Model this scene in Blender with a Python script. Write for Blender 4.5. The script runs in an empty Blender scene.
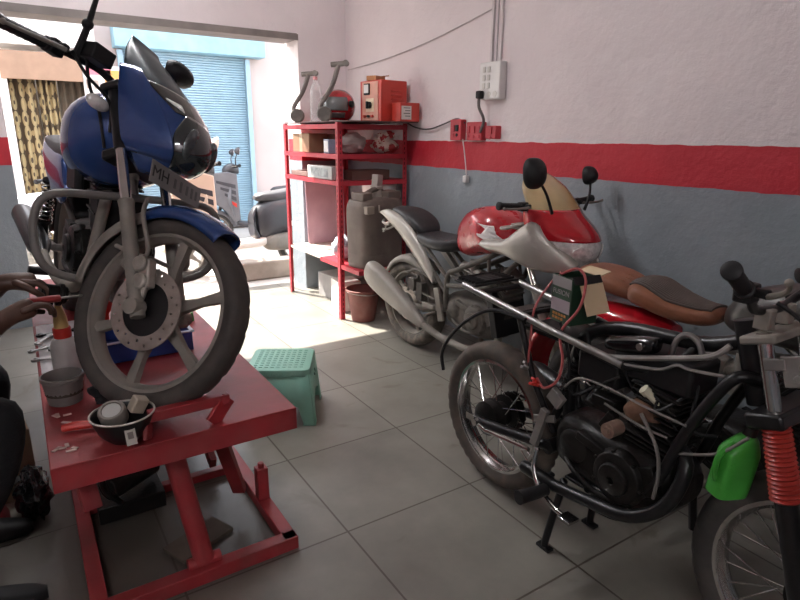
import bpy, bmesh, math, random
from math import sin, cos, pi, radians as R
from mathutils import Vector as V, Matrix as M4, noise as mnoise
random.seed(4)
C = bpy.context.scene.collection
SC = bpy.context.scene
# ------------------------------------------------------------------ camera, sky, sun, exposure
cd = bpy.data.cameras.new('camera'); cam = bpy.data.objects.new('camera', cd); C.objects.link(cam)
F_PX, PITCH, ROLL, YAW, CH = 580.0, R(15.7), R(0.5), R(33.0), 1.46
cd.sensor_fit = 'HORIZONTAL'; cd.sensor_width = 36.0; cd.lens = 36.0 * F_PX / 800.0
cd.clip_start = .03; cd.clip_end = 200
fw = V((sin(YAW)*cos(PITCH), cos(YAW)*cos(PITCH), -sin(PITCH)))
r0 = V((cos(YAW), -sin(YAW), 0)); u0 = r0.cross(fw)
rt = cos(ROLL)*r0 + sin(ROLL)*u0; up = -sin(ROLL)*r0 + cos(ROLL)*u0
cam.matrix_world = M4(((rt.x, up.x, -fw.x, 0), (rt.y, up.y, -fw.y, 0), (rt.z, up.z, -fw.z, CH), (0, 0, 0, 1)))
SC.camera = cam
w = bpy.data.worlds.new('sky'); SC.world = w; w.use_nodes = True
nt = w.node_tree; nt.nodes.clear()
wo = nt.nodes.new('ShaderNodeOutputWorld'); bg = nt.nodes.new('ShaderNodeBackground'); sk = nt.nodes.new('ShaderNodeTexSky')
sk.sky_type = 'NISHITA'; sk.sun_disc = False; sk.sun_elevation = R(48); sk.sun_rotation = R(335); sk.dust_density = 3.0; sk.altitude = 300
bg.inputs[1].default_value = 0.26
hs = nt.nodes.new('ShaderNodeHueSaturation'); hs.inputs['Saturation'].default_value = .35
nt.links.new(sk.outputs[0], hs.inputs['Color']); nt.links.new(hs.outputs[0], bg.inputs[0]); nt.links.new(bg.outputs[0], wo.inputs[0])
sd = bpy.data.lights.new('sun', 'SUN'); sun = bpy.data.objects.new('sun', sd); C.objects.link(sun)
sd.energy = 5.2; sd.angle = R(0.6); sd.color = (1.0, .93, .84)
sun.location = (-3, 12, 12); sun.rotation_euler = V((.36, -.75, -.93)).to_track_quat('-Z', 'Y').to_euler()
pl = bpy.data.lights.new('opening_portal', 'AREA'); po = bpy.data.objects.new('opening_portal', pl); C.objects.link(po)
pl.shape = 'RECTANGLE'; pl.size = 2.25; pl.size_y = 2.25; pl.cycles.is_portal = True
po.location = (1.13, 5.53, 1.14); po.rotation_euler = (R(-90), 0, 0)
SC.view_settings.view_transform = 'Standard'; SC.view_settings.look = 'None'
SC.view_settings.gamma = 1.0; SC.view_settings.use_curve_mapping = False
SC.view_settings.exposure = 1.92
try:
    SC.cycles.max_bounces = 10; SC.cycles.diffuse_bounces = 7; SC.cycles.sample_clamp_indirect = 6.0
    SC.cycles.use_denoising = True
except Exception: pass

# ------------------------------------------------------------------ materials
MATS = {}
def mat(name, col, rough=.5, metal=0.0, var=.12, scale=6.0, bump=0.0, dust=0.0, dcol=(.30, .26, .22), coat=0.0, alpha=1.0, trans=0.0, bscale=None, spec=.5):
    if name in MATS: return MATS[name]
    m = bpy.data.materials.new(name); m.use_nodes = True
    n, l = m.node_tree.nodes, m.node_tree.links
    p = n['Principled BSDF']
    tc = n.new('ShaderNodeTexCoord'); nz = n.new('ShaderNodeTexNoise')
    nz.inputs['Scale'].default_value = scale; nz.inputs['Detail'].default_value = 5
    l.new(tc.outputs['Object'], nz.inputs['Vector'])
    mp = n.new('ShaderNodeMapRange'); mp.inputs[3].default_value = 1-var; mp.inputs[4].default_value = 1+var
    mp.inputs[1].default_value = .3; mp.inputs[2].default_value = .7
    l.new(nz.outputs[0], mp.inputs[0])
    vm = n.new('ShaderNodeMix'); vm.data_type = 'RGBA'; vm.blend_type = 'MULTIPLY'; vm.inputs[0].default_value = 1
    vm.inputs[6].default_value = (*col, 1); l.new(mp.outputs[0], vm.inputs[7])
    out = vm.outputs[2]
    rgh = None
    if dust > 0:
        n2 = n.new('ShaderNodeTexNoise'); n2.inputs['Scale'].default_value = scale*2.3; n2.inputs['Detail'].default_value = 7
        l.new(tc.outputs['Object'], n2.inputs['Vector'])
        m2 = n.new('ShaderNodeMapRange'); m2.inputs[1].default_value = .42; m2.inputs[2].default_value = .68; m2.inputs[3].default_value = dust*.35; m2.inputs[4].default_value = min(1, dust*1.25)
        l.new(n2.outputs[0], m2.inputs[0])
        dm = n.new('ShaderNodeMix'); dm.data_type = 'RGBA'; dm.inputs[7].default_value = (*dcol, 1)
        l.new(m2.outputs[0], dm.inputs[0]); l.new(out, dm.inputs[6]); out = dm.outputs[2]
        rr = n.new('ShaderNodeMapRange'); rr.inputs[3].default_value = rough; rr.inputs[4].default_value = .85
        l.new(m2.outputs[0], rr.inputs[0]); rgh = rr.outputs[0]
    l.new(out, p.inputs['Base Color'])
    p.inputs['Roughness'].default_value = rough; p.inputs['Metallic'].default_value = metal
    if rgh: l.new(rgh, p.inputs['Roughness'])
    p.inputs['Coat Weight'].default_value = coat; p.inputs['Alpha'].default_value = alpha
    p.inputs['Transmission Weight'].default_value = trans; p.inputs['Specular IOR Level'].default_value = spec
    if bump > 0:
        b = n.new('ShaderNodeBump'); b.inputs['Strength'].default_value = bump; b.inputs['Distance'].default_value = .01
        n3 = n.new('ShaderNodeTexNoise'); n3.inputs['Scale'].default_value = bscale or scale*4; n3.inputs['Detail'].default_value = 6
        l.new(tc.outputs['Object'], n3.inputs['Vector']); l.new(n3.outputs[0], b.inputs['Height']); l.new(b.outputs[0], p.inputs['Normal'])
    MATS[name] = m
    return m

def wall_mat():
    m = bpy.data.materials.new('banded_wall_paint'); m.use_nodes = True
    n, l = m.node_tree.nodes, m.node_tree.links; p = n['Principled BSDF']
    tc = n.new('ShaderNodeTexCoord'); sx = n.new('ShaderNodeSeparateXYZ'); l.new(tc.outputs['Object'], sx.inputs[0])
    nz = n.new('ShaderNodeTexNoise'); nz.inputs['Scale'].default_value = 9; nz.inputs['Detail'].default_value = 4; l.new(tc.outputs['Object'], nz.inputs['Vector'])
    wob = n.new('ShaderNodeMath'); wob.operation = 'MULTIPLY_ADD'; wob.inputs[1].default_value = .018; l.new(nz.outputs[0], wob.inputs[0]); l.new(sx.outputs[2], wob.inputs[2])
    def step(z):
        a = n.new('ShaderNodeMath'); a.operation = 'GREATER_THAN'; a.inputs[1].default_value = z; l.new(wob.outputs[0], a.inputs[0]); return a.outputs[0]
    big = n.new('ShaderNodeTexNoise'); big.inputs['Scale'].default_value = 1.6; big.inputs['Detail'].default_value = 6; l.new(tc.outputs['Object'], big.inputs['Vector'])
    def tint(c1, c2):
        x = n.new('ShaderNodeMix'); x.data_type = 'RGBA'; x.inputs[6].default_value = (*c1, 1); x.inputs[7].default_value = (*c2, 1)
        mr = n.new('ShaderNodeMapRange'); mr.inputs[1].default_value = .35; mr.inputs[2].default_value = .65; l.new(big.outputs[0], mr.inputs[0]); l.new(mr.outputs[0], x.inputs[0]); return x.outputs[2]
    grey, red, pink = tint((.215, .25, .275), (.275, .31, .335)), tint((.43, .014, .028), (.50, .02, .036)), tint((.70, .63, .635), (.76, .69, .69))
    a = n.new('ShaderNodeMix'); a.data_type = 'RGBA'; l.new(step(1.245), a.inputs[0]); l.new(grey, a.inputs[6]); l.new(red, a.inputs[7])
    b = n.new('ShaderNodeMix'); b.data_type = 'RGBA'; l.new(step(1.443), b.inputs[0]); l.new(a.outputs[2], b.inputs[6]); l.new(pink, b.inputs[7])
    l.new(b.outputs[2], p.inputs['Base Color']); p.inputs['Roughness'].default_value = .55
    bm_ = n.new('ShaderNodeBump'); bm_.inputs['Strength'].default_value = .62; bm_.inputs['Distance'].default_value = .02
    n2 = n.new('ShaderNodeTexNoise'); n2.inputs['Scale'].default_value = 9; n2.inputs['Detail'].default_value = 9; n2.inputs['Roughness'].default_value = .62
    l.new(tc.outputs['Object'], n2.inputs['Vector']); l.new(n2.outputs[0], bm_.inputs['Height']); l.new(bm_.outputs[0], p.inputs['Normal'])
    return m

def floor_mat():
    m = bpy.data.materials.new('worn_stone_tiles'); m.use_nodes = True
    n, l = m.node_tree.nodes, m.node_tree.links; p = n['Principled BSDF']
    tc = n.new('ShaderNodeTexCoord'); mpn = n.new('ShaderNodeMapping'); l.new(tc.outputs['Object'], mpn.inputs[0])
    mpn.inputs['Location'].default_value = (-.875+.6, -1.70+.6, 0)
    br = n.new('ShaderNodeTexBrick'); br.offset = 0; br.squash = 1
    br.inputs['Scale'].default_value = 1; br.inputs['Mortar Size'].default_value = .0045; br.inputs['Mortar Smooth'].default_value = .3
    br.inputs['Brick Width'].default_value = .6; br.inputs['Row Height'].default_value = .6
    br.inputs['Color1'].default_value = (.19, .18, .155, 1); br.inputs['Color2'].default_value = (.22, .208, .178, 1); br.inputs['Mortar'].default_value = (.075, .06, .045, 1)
    l.new(mpn.outputs[0], br.inputs['Vector'])
    nz = n.new('ShaderNodeTexNoise'); nz.inputs['Scale'].default_value = 2.6; nz.inputs['Detail'].default_value = 8; nz.inputs['Roughness'].default_value = .6; l.new(tc.outputs['Object'], nz.inputs['Vector'])
    mr = n.new('ShaderNodeMapRange'); mr.inputs[1].default_value = .3; mr.inputs[2].default_value = .7; mr.inputs[3].default_value = .78; mr.inputs[4].default_value = 1.2; l.new(nz.outputs[0], mr.inputs[0])
    mu = n.new('ShaderNodeMix'); mu.data_type = 'RGBA'; mu.blend_type = 'MULTIPLY'; mu.inputs[0].default_value = 1; l.new(br.outputs[0], mu.inputs[6]); l.new(mr.outputs[0], mu.inputs[7])
    st = n.new('ShaderNodeTexNoise'); st.inputs['Scale'].default_value = 3.4; st.inputs['Detail'].default_value = 5; st.inputs['Distortion'].default_value = 1.2; l.new(mpn.outputs[0], st.inputs['Vector'])
    m2 = n.new('ShaderNodeMapRange'); m2.inputs[1].default_value = .63; m2.inputs[2].default_value = .73; m2.inputs[4].default_value = .55; l.new(st.outputs[0], m2.inputs[0])
    ds = n.new('ShaderNodeMix'); ds.data_type = 'RGBA'; ds.inputs[7].default_value = (.11, .085, .06, 1); l.new(m2.outputs[0], ds.inputs[0]); l.new(mu.outputs[2], ds.inputs[6])
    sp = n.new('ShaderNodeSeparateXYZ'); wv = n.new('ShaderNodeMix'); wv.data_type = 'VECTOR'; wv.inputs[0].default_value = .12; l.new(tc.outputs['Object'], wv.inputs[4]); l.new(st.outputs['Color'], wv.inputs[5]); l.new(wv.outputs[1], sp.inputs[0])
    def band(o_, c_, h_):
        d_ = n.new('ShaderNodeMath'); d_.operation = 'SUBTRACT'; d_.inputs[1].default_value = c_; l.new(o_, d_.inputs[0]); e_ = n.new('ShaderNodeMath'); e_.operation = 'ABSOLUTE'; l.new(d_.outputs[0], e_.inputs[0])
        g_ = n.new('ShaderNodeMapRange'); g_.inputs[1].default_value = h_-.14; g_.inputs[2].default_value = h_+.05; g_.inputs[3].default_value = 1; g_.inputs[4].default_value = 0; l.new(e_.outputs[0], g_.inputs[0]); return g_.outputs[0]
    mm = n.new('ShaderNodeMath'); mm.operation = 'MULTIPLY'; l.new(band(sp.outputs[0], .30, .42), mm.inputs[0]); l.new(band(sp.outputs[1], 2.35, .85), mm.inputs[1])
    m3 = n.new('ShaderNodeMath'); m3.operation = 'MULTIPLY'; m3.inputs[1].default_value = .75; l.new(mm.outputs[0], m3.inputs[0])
    oil = n.new('ShaderNodeMix'); oil.data_type = 'RGBA'; oil.inputs[7].default_value = (.045, .036, .028, 1); l.new(m3.outputs[0], oil.inputs[0]); l.new(ds.outputs[2], oil.inputs[6])  # darkens the floor in a noise-edged box under the lift
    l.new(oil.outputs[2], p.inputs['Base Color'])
    rr = n.new('ShaderNodeMapRange'); rr.inputs[3].default_value = .30; rr.inputs[4].default_value = .55; l.new(nz.outputs[0], rr.inputs[0]); l.new(rr.outputs[0], p.inputs['Roughness'])
    bp = n.new('ShaderNodeBump'); bp.inputs['Strength'].default_value = .25; bp.inputs['Distance'].default_value = .004; bp.invert = True; l.new(br.outputs['Fac'], bp.inputs['Height']); l.new(bp.outputs[0], p.inputs['Normal'])
    return m

RUB = mat('tyre_rubber', (.028, .027, .027), .72, var=.2, scale=9, dust=.22, dcol=(.13, .105, .085))
DUSTD = mat('dark_dusty_metal', (.085, .078, .07), .6, metal=.3, var=.3, scale=12, dust=.35, dcol=(.20, .17, .14), bump=.1)
RUBD = mat('dusty_tyre_rubber', (.05, .045, .04), .8, var=.2, scale=9, dust=.6, dcol=(.22, .18, .145))
BLKP = mat('black_plastic', (.011, .011, .012), .5, var=.15, spec=.3)
BLKM = mat('black_enamel_metal', (.007, .007, .008), .34, var=.2, scale=12, spec=.4)
BLKG = mat('gloss_black', (.005, .005, .006), .14, coat=.3)
OILY = mat('oily_black_engine', (.009, .0085, .008), .34, metal=.2, var=.4, scale=16, dust=.05, dcol=(.07, .055, .045), bump=.15, spec=.3)
CHR = mat('chrome', (.62, .61, .60), .16, metal=1, var=.1, scale=14)
STEEL = mat('dull_steel', (.36, .35, .34), .38, metal=.9, var=.2, scale=12)
ALU = mat('dusty_cast_aluminium', (.36, .34, .31), .5, metal=.55, var=.2, scale=16, dust=.35, dcol=(.30, .26, .22), bump=.1)
GREYT = mat('grey_painted_tube', (.16, .155, .15), .45, metal=.3, var=.2, scale=12, dust=.3)
DUSTM = mat('dusty_grey_metal', (.23, .215, .195), .6, metal=.3, var=.25, scale=10, dust=.5, dcol=(.27, .235, .195), bump=.12)
RUST = mat('rusty_brown_metal', (.16, .085, .05), .75, metal=.2, var=.35, scale=14, bump=.2)
LIFT = mat('worn_red_lift_paint', (.27, .014, .020), .45, var=.28, scale=7, dust=.2, dcol=(.26, .10, .09), bump=.08)
RACK = mat('red_rack_paint', (.40, .025, .04), .45, var=.15, scale=9)
REDP = mat('glossy_red_paint', (.42, .008, .016), .16, var=.1, scale=5, coat=.7)
REDB = mat('bright_red_plastic', (.52, .03, .02), .4, var=.12)
BLUE = mat('dark_metallic_blue_paint', (.018, .055, .20), .24, metal=.2, var=.06, coat=.6)
SILV = mat('dusty_silver_paint', (.46, .44, .40), .36, metal=.35, var=.12, dust=.22, dcol=(.40, .36, .30))
SEAT = mat('black_vinyl', (.022, .022, .024), .5, var=.2, scale=18, bump=.15, bscale=120)
TAN = mat('tan_leather', (.22, .082, .042), .45, var=.2, scale=10, bump=.15, bscale=80)
BROWNB = mat('dark_brown_ribbed_leather', (.055, .04, .033), .5, var=.2, scale=12)
LENS = mat('clear_lens', (.72, .72, .70), .12, metal=.15, var=.25, scale=40, coat=.5)
AMBER = mat('amber_tinted_screen', (.55, .40, .20), .2, var=.1, alpha=.72, coat=.3)
SMOKE = mat('smoked_screen', (.012, .024, .030), .3, alpha=.94, spec=.15)
HLBLK = mat('dark_glass_lens', (.02, .025, .028), .06, coat=.9)
WHITE = mat('white_plastic', (.72, .71, .69), .4, var=.08)
CREAMC = mat('cream_card', (.56, .45, .29), .7, var=.08)
GREENC = mat('dark_green_carton', (.012, .04, .02), .5, var=.15)
LILAC = mat('lilac_print', (.33, .27, .30), .6)
GREYC = mat('grey_card', (.24, .22, .225), .65)
ORNG = mat('orange_print', (.42, .17, .04), .6)
GRNP = mat('green_plastic', (.045, .30, .035), .32, var=.18, scale=8)
GAIT = mat('red_rubber_gaiter', (.32, .022, .014), .45, var=.15)
PINKW = mat('red_wire_rubber', (.36, .07, .07), .45)
SKIN = mat('brown_skin', (.075, .035, .022), .5, var=.18, scale=20)
NAVY = mat('navy_cloth', (.016, .017, .032), .85, var=.2, scale=14, bump=.3)
BLKC = mat('black_cloth', (.008, .008, .010), .9, var=.2, scale=14, bump=.3)
MINT = mat('mint_green_plastic', (.24, .54, .42), .42, var=.1, scale=4, dust=.15, dcol=(.40, .42, .34))
KRAFT = mat('brown_cardboard', (.26, .15, .085), .8, var=.12)
DBROWN = mat('dirty_brown_plastic', (.115, .085, .072), .55, var=.25, scale=5, dust=.35, dcol=(.22, .18, .15), bump=.1)
MAROON = mat('dusty_maroon_plastic', (.19, .05, .042), .55, var=.2, scale=6, dust=.15)
CLEAR = mat('clear_plastic', (.85, .85, .85), .1, alpha=.35, trans=.3, var=.03)
CONC = mat('rough_concrete', (.30, .25, .21), .9, var=.25, scale=5, bump=.4)

# ------------------------------------------------------------------ mesh building
def catmull(pts, sub=6, closed=False):
    P = [V(p) for p in pts]; n = len(P)
    if n < 3: return P
    out = []
    rng = n if closed else n-1
    for i in range(rng):
        if closed: a, b, c, d = P[(i-1) % n], P[i], P[(i+1) % n], P[(i+2) % n]
        else: a, b, c, d = P[max(i-1, 0)], P[i], P[i+1], P[min(i+2, n-1)]
        for k in range(sub):
            t = k/sub
            out.append(.5*((2*b)+(c-a)*t+(2*a-5*b+4*c-d)*t*t+(3*b-a-3*c+d)*t**3))
    if not closed: out.append(P[-1])
    return out
def lerpkeys(keys, n):
    """smooth interpolation of equal-length tuples"""
    m = len(keys); out = []
    for i in range(n):
        s = i/(n-1)*(m-1); k = min(int(s), m-2); t = s-k
        a, b, c, d = keys[max(k-1, 0)], keys[k], keys[k+1], keys[min(k+2, m-1)]
        out.append([.5*((2*b[q])+(c[q]-a[q])*t+(2*a[q]-5*b[q]+4*c[q]-d[q])*t*t+(3*b[q]-a[q]-3*c[q]+d[q])*t**3) for q in range(len(a))])
    return out
def lerp_rows(rows, n):
    m = len(rows); k = len(rows[0]); cols = [lerpkeys([rows[i][j] for i in range(m)], n) for j in range(k)]
    return [[tuple(cols[j][i]) for j in range(k)] for i in range(n)]
class MB:
    def __init__(s, M=None): s.bm = bmesh.new(); s.M = M or M4()
    def grid(s, rows, closed=False, cap=False):
        M = s.M
        vr = [[s.bm.verts.new(M @ V(p)) for p in row] for row in rows]
        for i in range(len(vr)-1):
            a, b = vr[i], vr[i+1]; n = len(a)
            for j in range(n if closed else n-1):
                k = (j+1) % n
                try: s.bm.faces.new((a[j], a[k], b[k], b[j]))
                except ValueError: pass
        if cap and closed:
            for row, rev in ((vr[0], True), (vr[-1], False)):
                try: s.bm.faces.new(row[::-1] if rev else row)
                except ValueError: pass
        return s
    def box(s, c, d, rot=None, taper=1.0):
        q = rot.to_matrix().to_4x4() if rot is not None and not isinstance(rot, M4) else (rot or M4())
        T = s.M @ M4.Translation(V(c)) @ q
        v = []
        for z in (-.5, .5):
            f = 1 if z < 0 else taper
            for x, y in ((-.5, -.5), (.5, -.5), (.5, .5), (-.5, .5)):
                v.append(s.bm.verts.new(T @ V((x*d[0]*f, y*d[1]*f, z*d[2]))))
        for f in ((3, 2, 1, 0), (4, 5, 6, 7), (0, 1, 5, 4), (1, 2, 6, 5), (2, 3, 7, 6), (3, 0, 4, 7)):
            s.bm.faces.new([v[i] for i in f])
        return s
    def tube(s, pts, r, n=8, sm=True, closed=False, sub=5, cap=True):
        P = catmull(pts, sub, closed) if sm and len(pts) > 2 else [V(p) for p in pts]
        m = len(P)
        if isinstance(r, (list, tuple)):
            rr = [r[min(int(i/(m-1)*(len(r)-1)), len(r)-2)]*(1-((i/(m-1)*(len(r)-1))-min(int(i/(m-1)*(len(r)-1)), len(r)-2))) + r[min(int(i/(m-1)*(len(r)-1)), len(r)-2)+1]*((i/(m-1)*(len(r)-1))-min(int(i/(m-1)*(len(r)-1)), len(r)-2)) for i in range(m)]
        else: rr = [r]*m
        rows = []; ref = None
        for i in range(m):
            t = (P[(i+1) % m]-P[i-1]) if closed else (P[min(i+1, m-1)]-P[max(i-1, 0)])
            if t.length < 1e-9: t = V((0, 0, 1))
            t.normalize()
            if ref is None: ref = V((0, 0, 1)) if abs(t.z) < .9 else V((1, 0, 0))
            u = t.cross(ref)
            if u.length < 1e-6: u = t.orthogonal()
            u.normalize(); v = u.cross(t); ref = v
            ref = v if abs(t.dot(v)) < .99 else ref
            rows.append([P[i]+rr[i]*(cos(2*pi*k/n)*u+sin(2*pi*k/n)*v) for k in range(n)])
            ref = -v if False else v
            ref = u.cross(t)
        if closed: rows.append(rows[0])
        s.grid(rows, True, cap and not closed)
        return s
    def cyl(s, a, b, r, r2=None, n=20):
        r2 = r if r2 is None else r2
        return s.lathe([(0, 0), (r, 0), (r2, 1), (0, 1)], a, V(b)-V(a), n, unit=True)
    def lathe(s, prof, c=(0, 0, 0), axis=(0, 0, 1), n=32, unit=False, fn=None, closed=False):
        A = V(axis); L = A.length if unit else 1.0; A = A.normalized()
        u = A.orthogonal().normalized() if abs(A.z) < .99 else V((1, 0, 0)); v = A.cross(u)
        rows = []
        pr = list(prof)+([prof[0]] if closed else [])
        for q, (r, a) in enumerate(pr):
            row = []
            for k in range(n):
                rr = max(r, 1e-4) if fn is None else fn(q, k, max(r, 1e-4))
                t = 2*pi*k/n
                row.append(V(c)+A*(a*L)+rr*(cos(t)*u+sin(t)*v))
            rows.append(row)
        return s.grid(rows, True)
    def body(s, keys, axis='x', n=24, m=28, close=True):
        """loft of superellipses; key = (pos, c1, c2, half1, half2, power)"""
        rows = []
        for k in lerpkeys(keys, m):
            x, c1, c2, h1, h2, p = k; h1 = max(h1, .001); h2 = max(h2, .001)
            row = []
            for j in range(n):
                t = 2*pi*j/n; ct, st = cos(t), sin(t)
                a = math.copysign(abs(ct)**(2/p), ct)*h1+c1; b = math.copysign(abs(st)**(2/p), st)*h2+c2
                row.append({'x': (x, a, b), 'y': (a, x, b), 'z': (a, b, x)}[axis])
            rows.append(row)
        return s.grid(rows, True, close)
    def prism(s, pts, y0, y1, plane='xz'):
        f = {'xz': lambda a, b, c: (a, c, b), 'yz': lambda a, b, c: (c, a, b), 'xy': lambda a, b, c: (a, b, c)}[plane]
        A = [s.bm.verts.new(s.M @ V(f(a, b, y0))) for a, b in pts]; B = [s.bm.verts.new(s.M @ V(f(a, b, y1))) for a, b in pts]
        n = len(A)
        s.bm.faces.new(A); s.bm.faces.new(B[::-1])
        for i in range(n): s.bm.faces.new((A[i], B[i], B[(i+1) % n], A[(i+1) % n]))
        return s
    def ball(s, c, r, n=16, m=10):
        r = (r, r, r) if not isinstance(r, (tuple, list)) else r
        rows = []
        for i in range(m+1):
            t = -pi/2+pi*i/m
            rows.append([(c[0]+r[0]*max(cos(t), 1e-3)*cos(2*pi*k/n), c[1]+r[1]*max(cos(t), 1e-3)*sin(2*pi*k/n), c[2]+r[2]*sin(t)) for k in range(n)])
        return s.grid(rows, True, True)
    def build(s, name, m, parent=None, bevel=0.0, sub=0, thick=0.0, angle=38, seg=2, flat=False):
        bm = s.bm
        bmesh.ops.remove_doubles(bm, verts=bm.verts, dist=1e-5)
        bmesh.ops.recalc_face_normals(bm, faces=bm.faces)
        me = bpy.data.meshes.new(name); bm.to_mesh(me); bm.free()
        if not flat: me.shade_smooth()
        try: flat or me.set_sharp_from_angle(angle=R(angle))
        except Exception: pass
        o = bpy.data.objects.new(name, me); C.objects.link(o); me.materials.append(m)
        if parent is not None: o.parent = parent
        if thick: x = o.modifiers.new('t', 'SOLIDIFY'); x.thickness = thick; x.offset = 0
        if bevel: x = o.modifiers.new('b', 'BEVEL'); x.width = bevel; x.segments = seg; x.limit_method = 'ANGLE'; x.angle_limit = R(40); x.harden_normals = False
        if sub: x = o.modifiers.new('s', 'SUBSURF'); x.levels = sub; x.render_levels = sub
        return o
def bx(name, c, d, m, parent=None, rot=None, bevel=.004, taper=1.0):
    return MB().box(c, d, rot, taper).build(name, m, parent, bevel)
def tb(name, pts, r, m, parent=None, M=None, **k):
    return MB(M).tube(pts, r, **k).build(name, m, parent)
def thing(name, label, cat, loc=(0, 0, 0), rot=(0, 0, 0), group=None):
    o = bpy.data.objects.new(name, None); C.objects.link(o); o.location = loc
    o.rotation_euler = rot if isinstance(rot, tuple) else (0, 0, rot)
    o.empty_display_size = .1
    o['label'] = label; o['category'] = cat
    if group: o['group'] = group
    return o
def tag(o, label, cat, group=None, kind=None):
    o['label'] = label; o['category'] = cat
    if group: o['group'] = group
    if kind: o['kind'] = kind
    return o
def struct(o): o['kind'] = 'structure'; return o
def text(name, body, size, m, parent, Mx, depth=.0006):
    cu = bpy.data.curves.new(name, 'FONT'); cu.body = body; cu.size = size; cu.extrude = depth; cu.align_x = 'CENTER'; cu.align_y = 'CENTER'
    tmp = bpy.data.objects.new(name, cu); me = bpy.data.meshes.new_from_object(tmp); bpy.data.objects.remove(tmp)
    o = bpy.data.objects.new(name, me); C.objects.link(o); o.parent = parent; o.matrix_local = Mx; me.materials.clear(); me.materials.append(m)
    return o
def frame_m(o, xa, ya):
    """matrix with local x along xa, y along ya, at o"""
    xa = V(xa).normalized(); za = xa.cross(V(ya)).normalized(); ya = za.cross(xa)
    return M4(((xa.x, ya.x, za.x, o[0]), (xa.y, ya.y, za.y, o[1]), (xa.z, ya.z, za.z, o[2]), (0, 0, 0, 1)))
def eul(x=0, y=0, z=0):
    from mathutils import Euler
    return Euler((R(x), R(y), R(z)))
# ------------------------------------------------------------------ setting
WALL = wall_mat()
XW, YB, YO = 2.75, 5.21, 5.51       # right wall, back wall inner and outer face
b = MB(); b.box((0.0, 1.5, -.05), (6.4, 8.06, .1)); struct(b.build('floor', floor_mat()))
b = MB(); b.box((XW+.1, 1.5, 1.55), (.2, 8.02, 3.1)); struct(b.build('wall_right', WALL))
b = MB()
b.box((-1.61, (YB+YO)/2, 1.55), (3.18, .3, 3.1)); b.box((2.27+(XW-2.27)/2, (YB+YO)/2, 1.55), (XW-2.27, .3, 3.1))
b.box((1.125, (YB+YO)/2, 2.718), (2.29, .3, .765)); struct(b.build('wall_back', WALL))
b = MB(); b.box((-3.1, 1.5, 1.55), (.2, 8.02, 3.1)); struct(b.build('wall_left', WALL))
b = MB(); b.box((-.1, -2.6, 1.55), (6.0, .2, 3.1)); struct(b.build('wall_front', WALL))
b = MB(); b.box((0, 1.5, 3.15), (6.4, 8.4, .1)); struct(b.build('ceiling', mat('ceiling_white', (.72, .68, .67), .8)))
# steel shutter lip under the lintel
b = MB(); b.box((1.125, YB+.14, 2.312), (2.27, .30, .05)); b.box((1.125, YB-.008, 2.306), (2.29, .012, .05)); struct(b.build('trim_1', mat('dull_lintel_steel', (.20, .175, .16), .6, var=.2)))
GND = mat('pale_street_concrete', (.56, .51, .46), .9, var=.12, scale=2.5, bump=.2)
b = MB(); b.box((1, 13.5, -.07), (30, 16.0, .1)); struct(b.build('street_ground', GND))
b = MB(); b.box((2.45, 5.94, .08), (1.32, .22, .2)); tag(b.build('concrete_step', CONC, bevel=.02), 'low broken concrete step outside the shop opening below the scooter', 'step')
# added ceiling tubes, unseen, that fill the room with extra light
em = bpy.data.materials.new('fill_tube_glow'); em.use_nodes = True
e = em.node_tree.nodes['Principled BSDF']; e.inputs['Emission Color'].default_value = (.98, .97, 1, 1); e.inputs['Emission Strength'].default_value = 62
for (px_, py_, lb_) in ((.5, 3.2, 'added unseen fill light tube on the ceiling above the red lift'), (-1.4, -1.9, 'added unseen fill light tube on the ceiling behind the viewer')):
  t = thing('fill_tube', lb_, 'added fill light', (px_, py_, 3.1))
  bx('batten', (0, 0, -.03), (1.25, .06, .05), WHITE, t)
  MB().cyl((-.58, 0, -.075), (.58, 0, -.075), .016).build('tube', em, t)

# ------------------------------------------------------------------ street outside
YF = 9.5
PLAS = mat('pale_plaster', (.60, .50, .47), .85, var=.08, scale=1.2)
CYAN = mat('pale_blue_shutter_paint', (.36, .52, .62), .5, var=.06)
t = thing('shop_building', 'pale plastered shop building across the street with blue rolling shutter', 'building', (0, YF, 0))
b = MB(); b.box((3.4, .3, 1.75), (4.6, .5, 3.5)); b.build('facade', PLAS, t)
b = MB(); rows = []
for i in range(75):
    z = .02+i*.036; rows += [[(1.48, .0, z), (3.22, .0, z)], [(1.48, -.03, z+.010), (3.22, -.03, z+.010)], [(1.48, -.022, z+.030), (3.22, -.022, z+.030)], [(1.48, 0, z+.034), (3.22, 0, z+.034)]]
b.grid(rows); b.build('rolling_shutter', CYAN, t, thick=.004, angle=20)
bx('shutter_box', (2.42, -.12, 2.80), (2.12, .3, .36), mat('pale_blue_box_paint', (.30, .52, .62), .5), t)
for x in (1.44, 3.26): bx('guide_rail', (x, -.03, 1.3), (.07, .06, 2.6), CYAN, t)
t = thing('cloth_shop_front', 'shop front on the left across the street with brown board above patterned curtains', 'building', (0, YF-.2, 0))
b = MB(); b.box((-1.2, .55, 1.7), (4.6, .3, 3.4)); b.box((-.02, .1, 1.2), (.16, .6, 2.4)); b.box((1.02, .2, 1.2), (.12, .6, 2.4)); b.box((-1.2, .2, 2.78), (4.6, .8, .5)); b.build('facade', mat('white_plaster', (.80, .76, .72), .85), t)
bx('fascia_board', (.45, -.22, 2.285), (.9, .05, .33), mat('brown_fascia', (.34, .22, .15), .7, var=.12), t)
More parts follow.
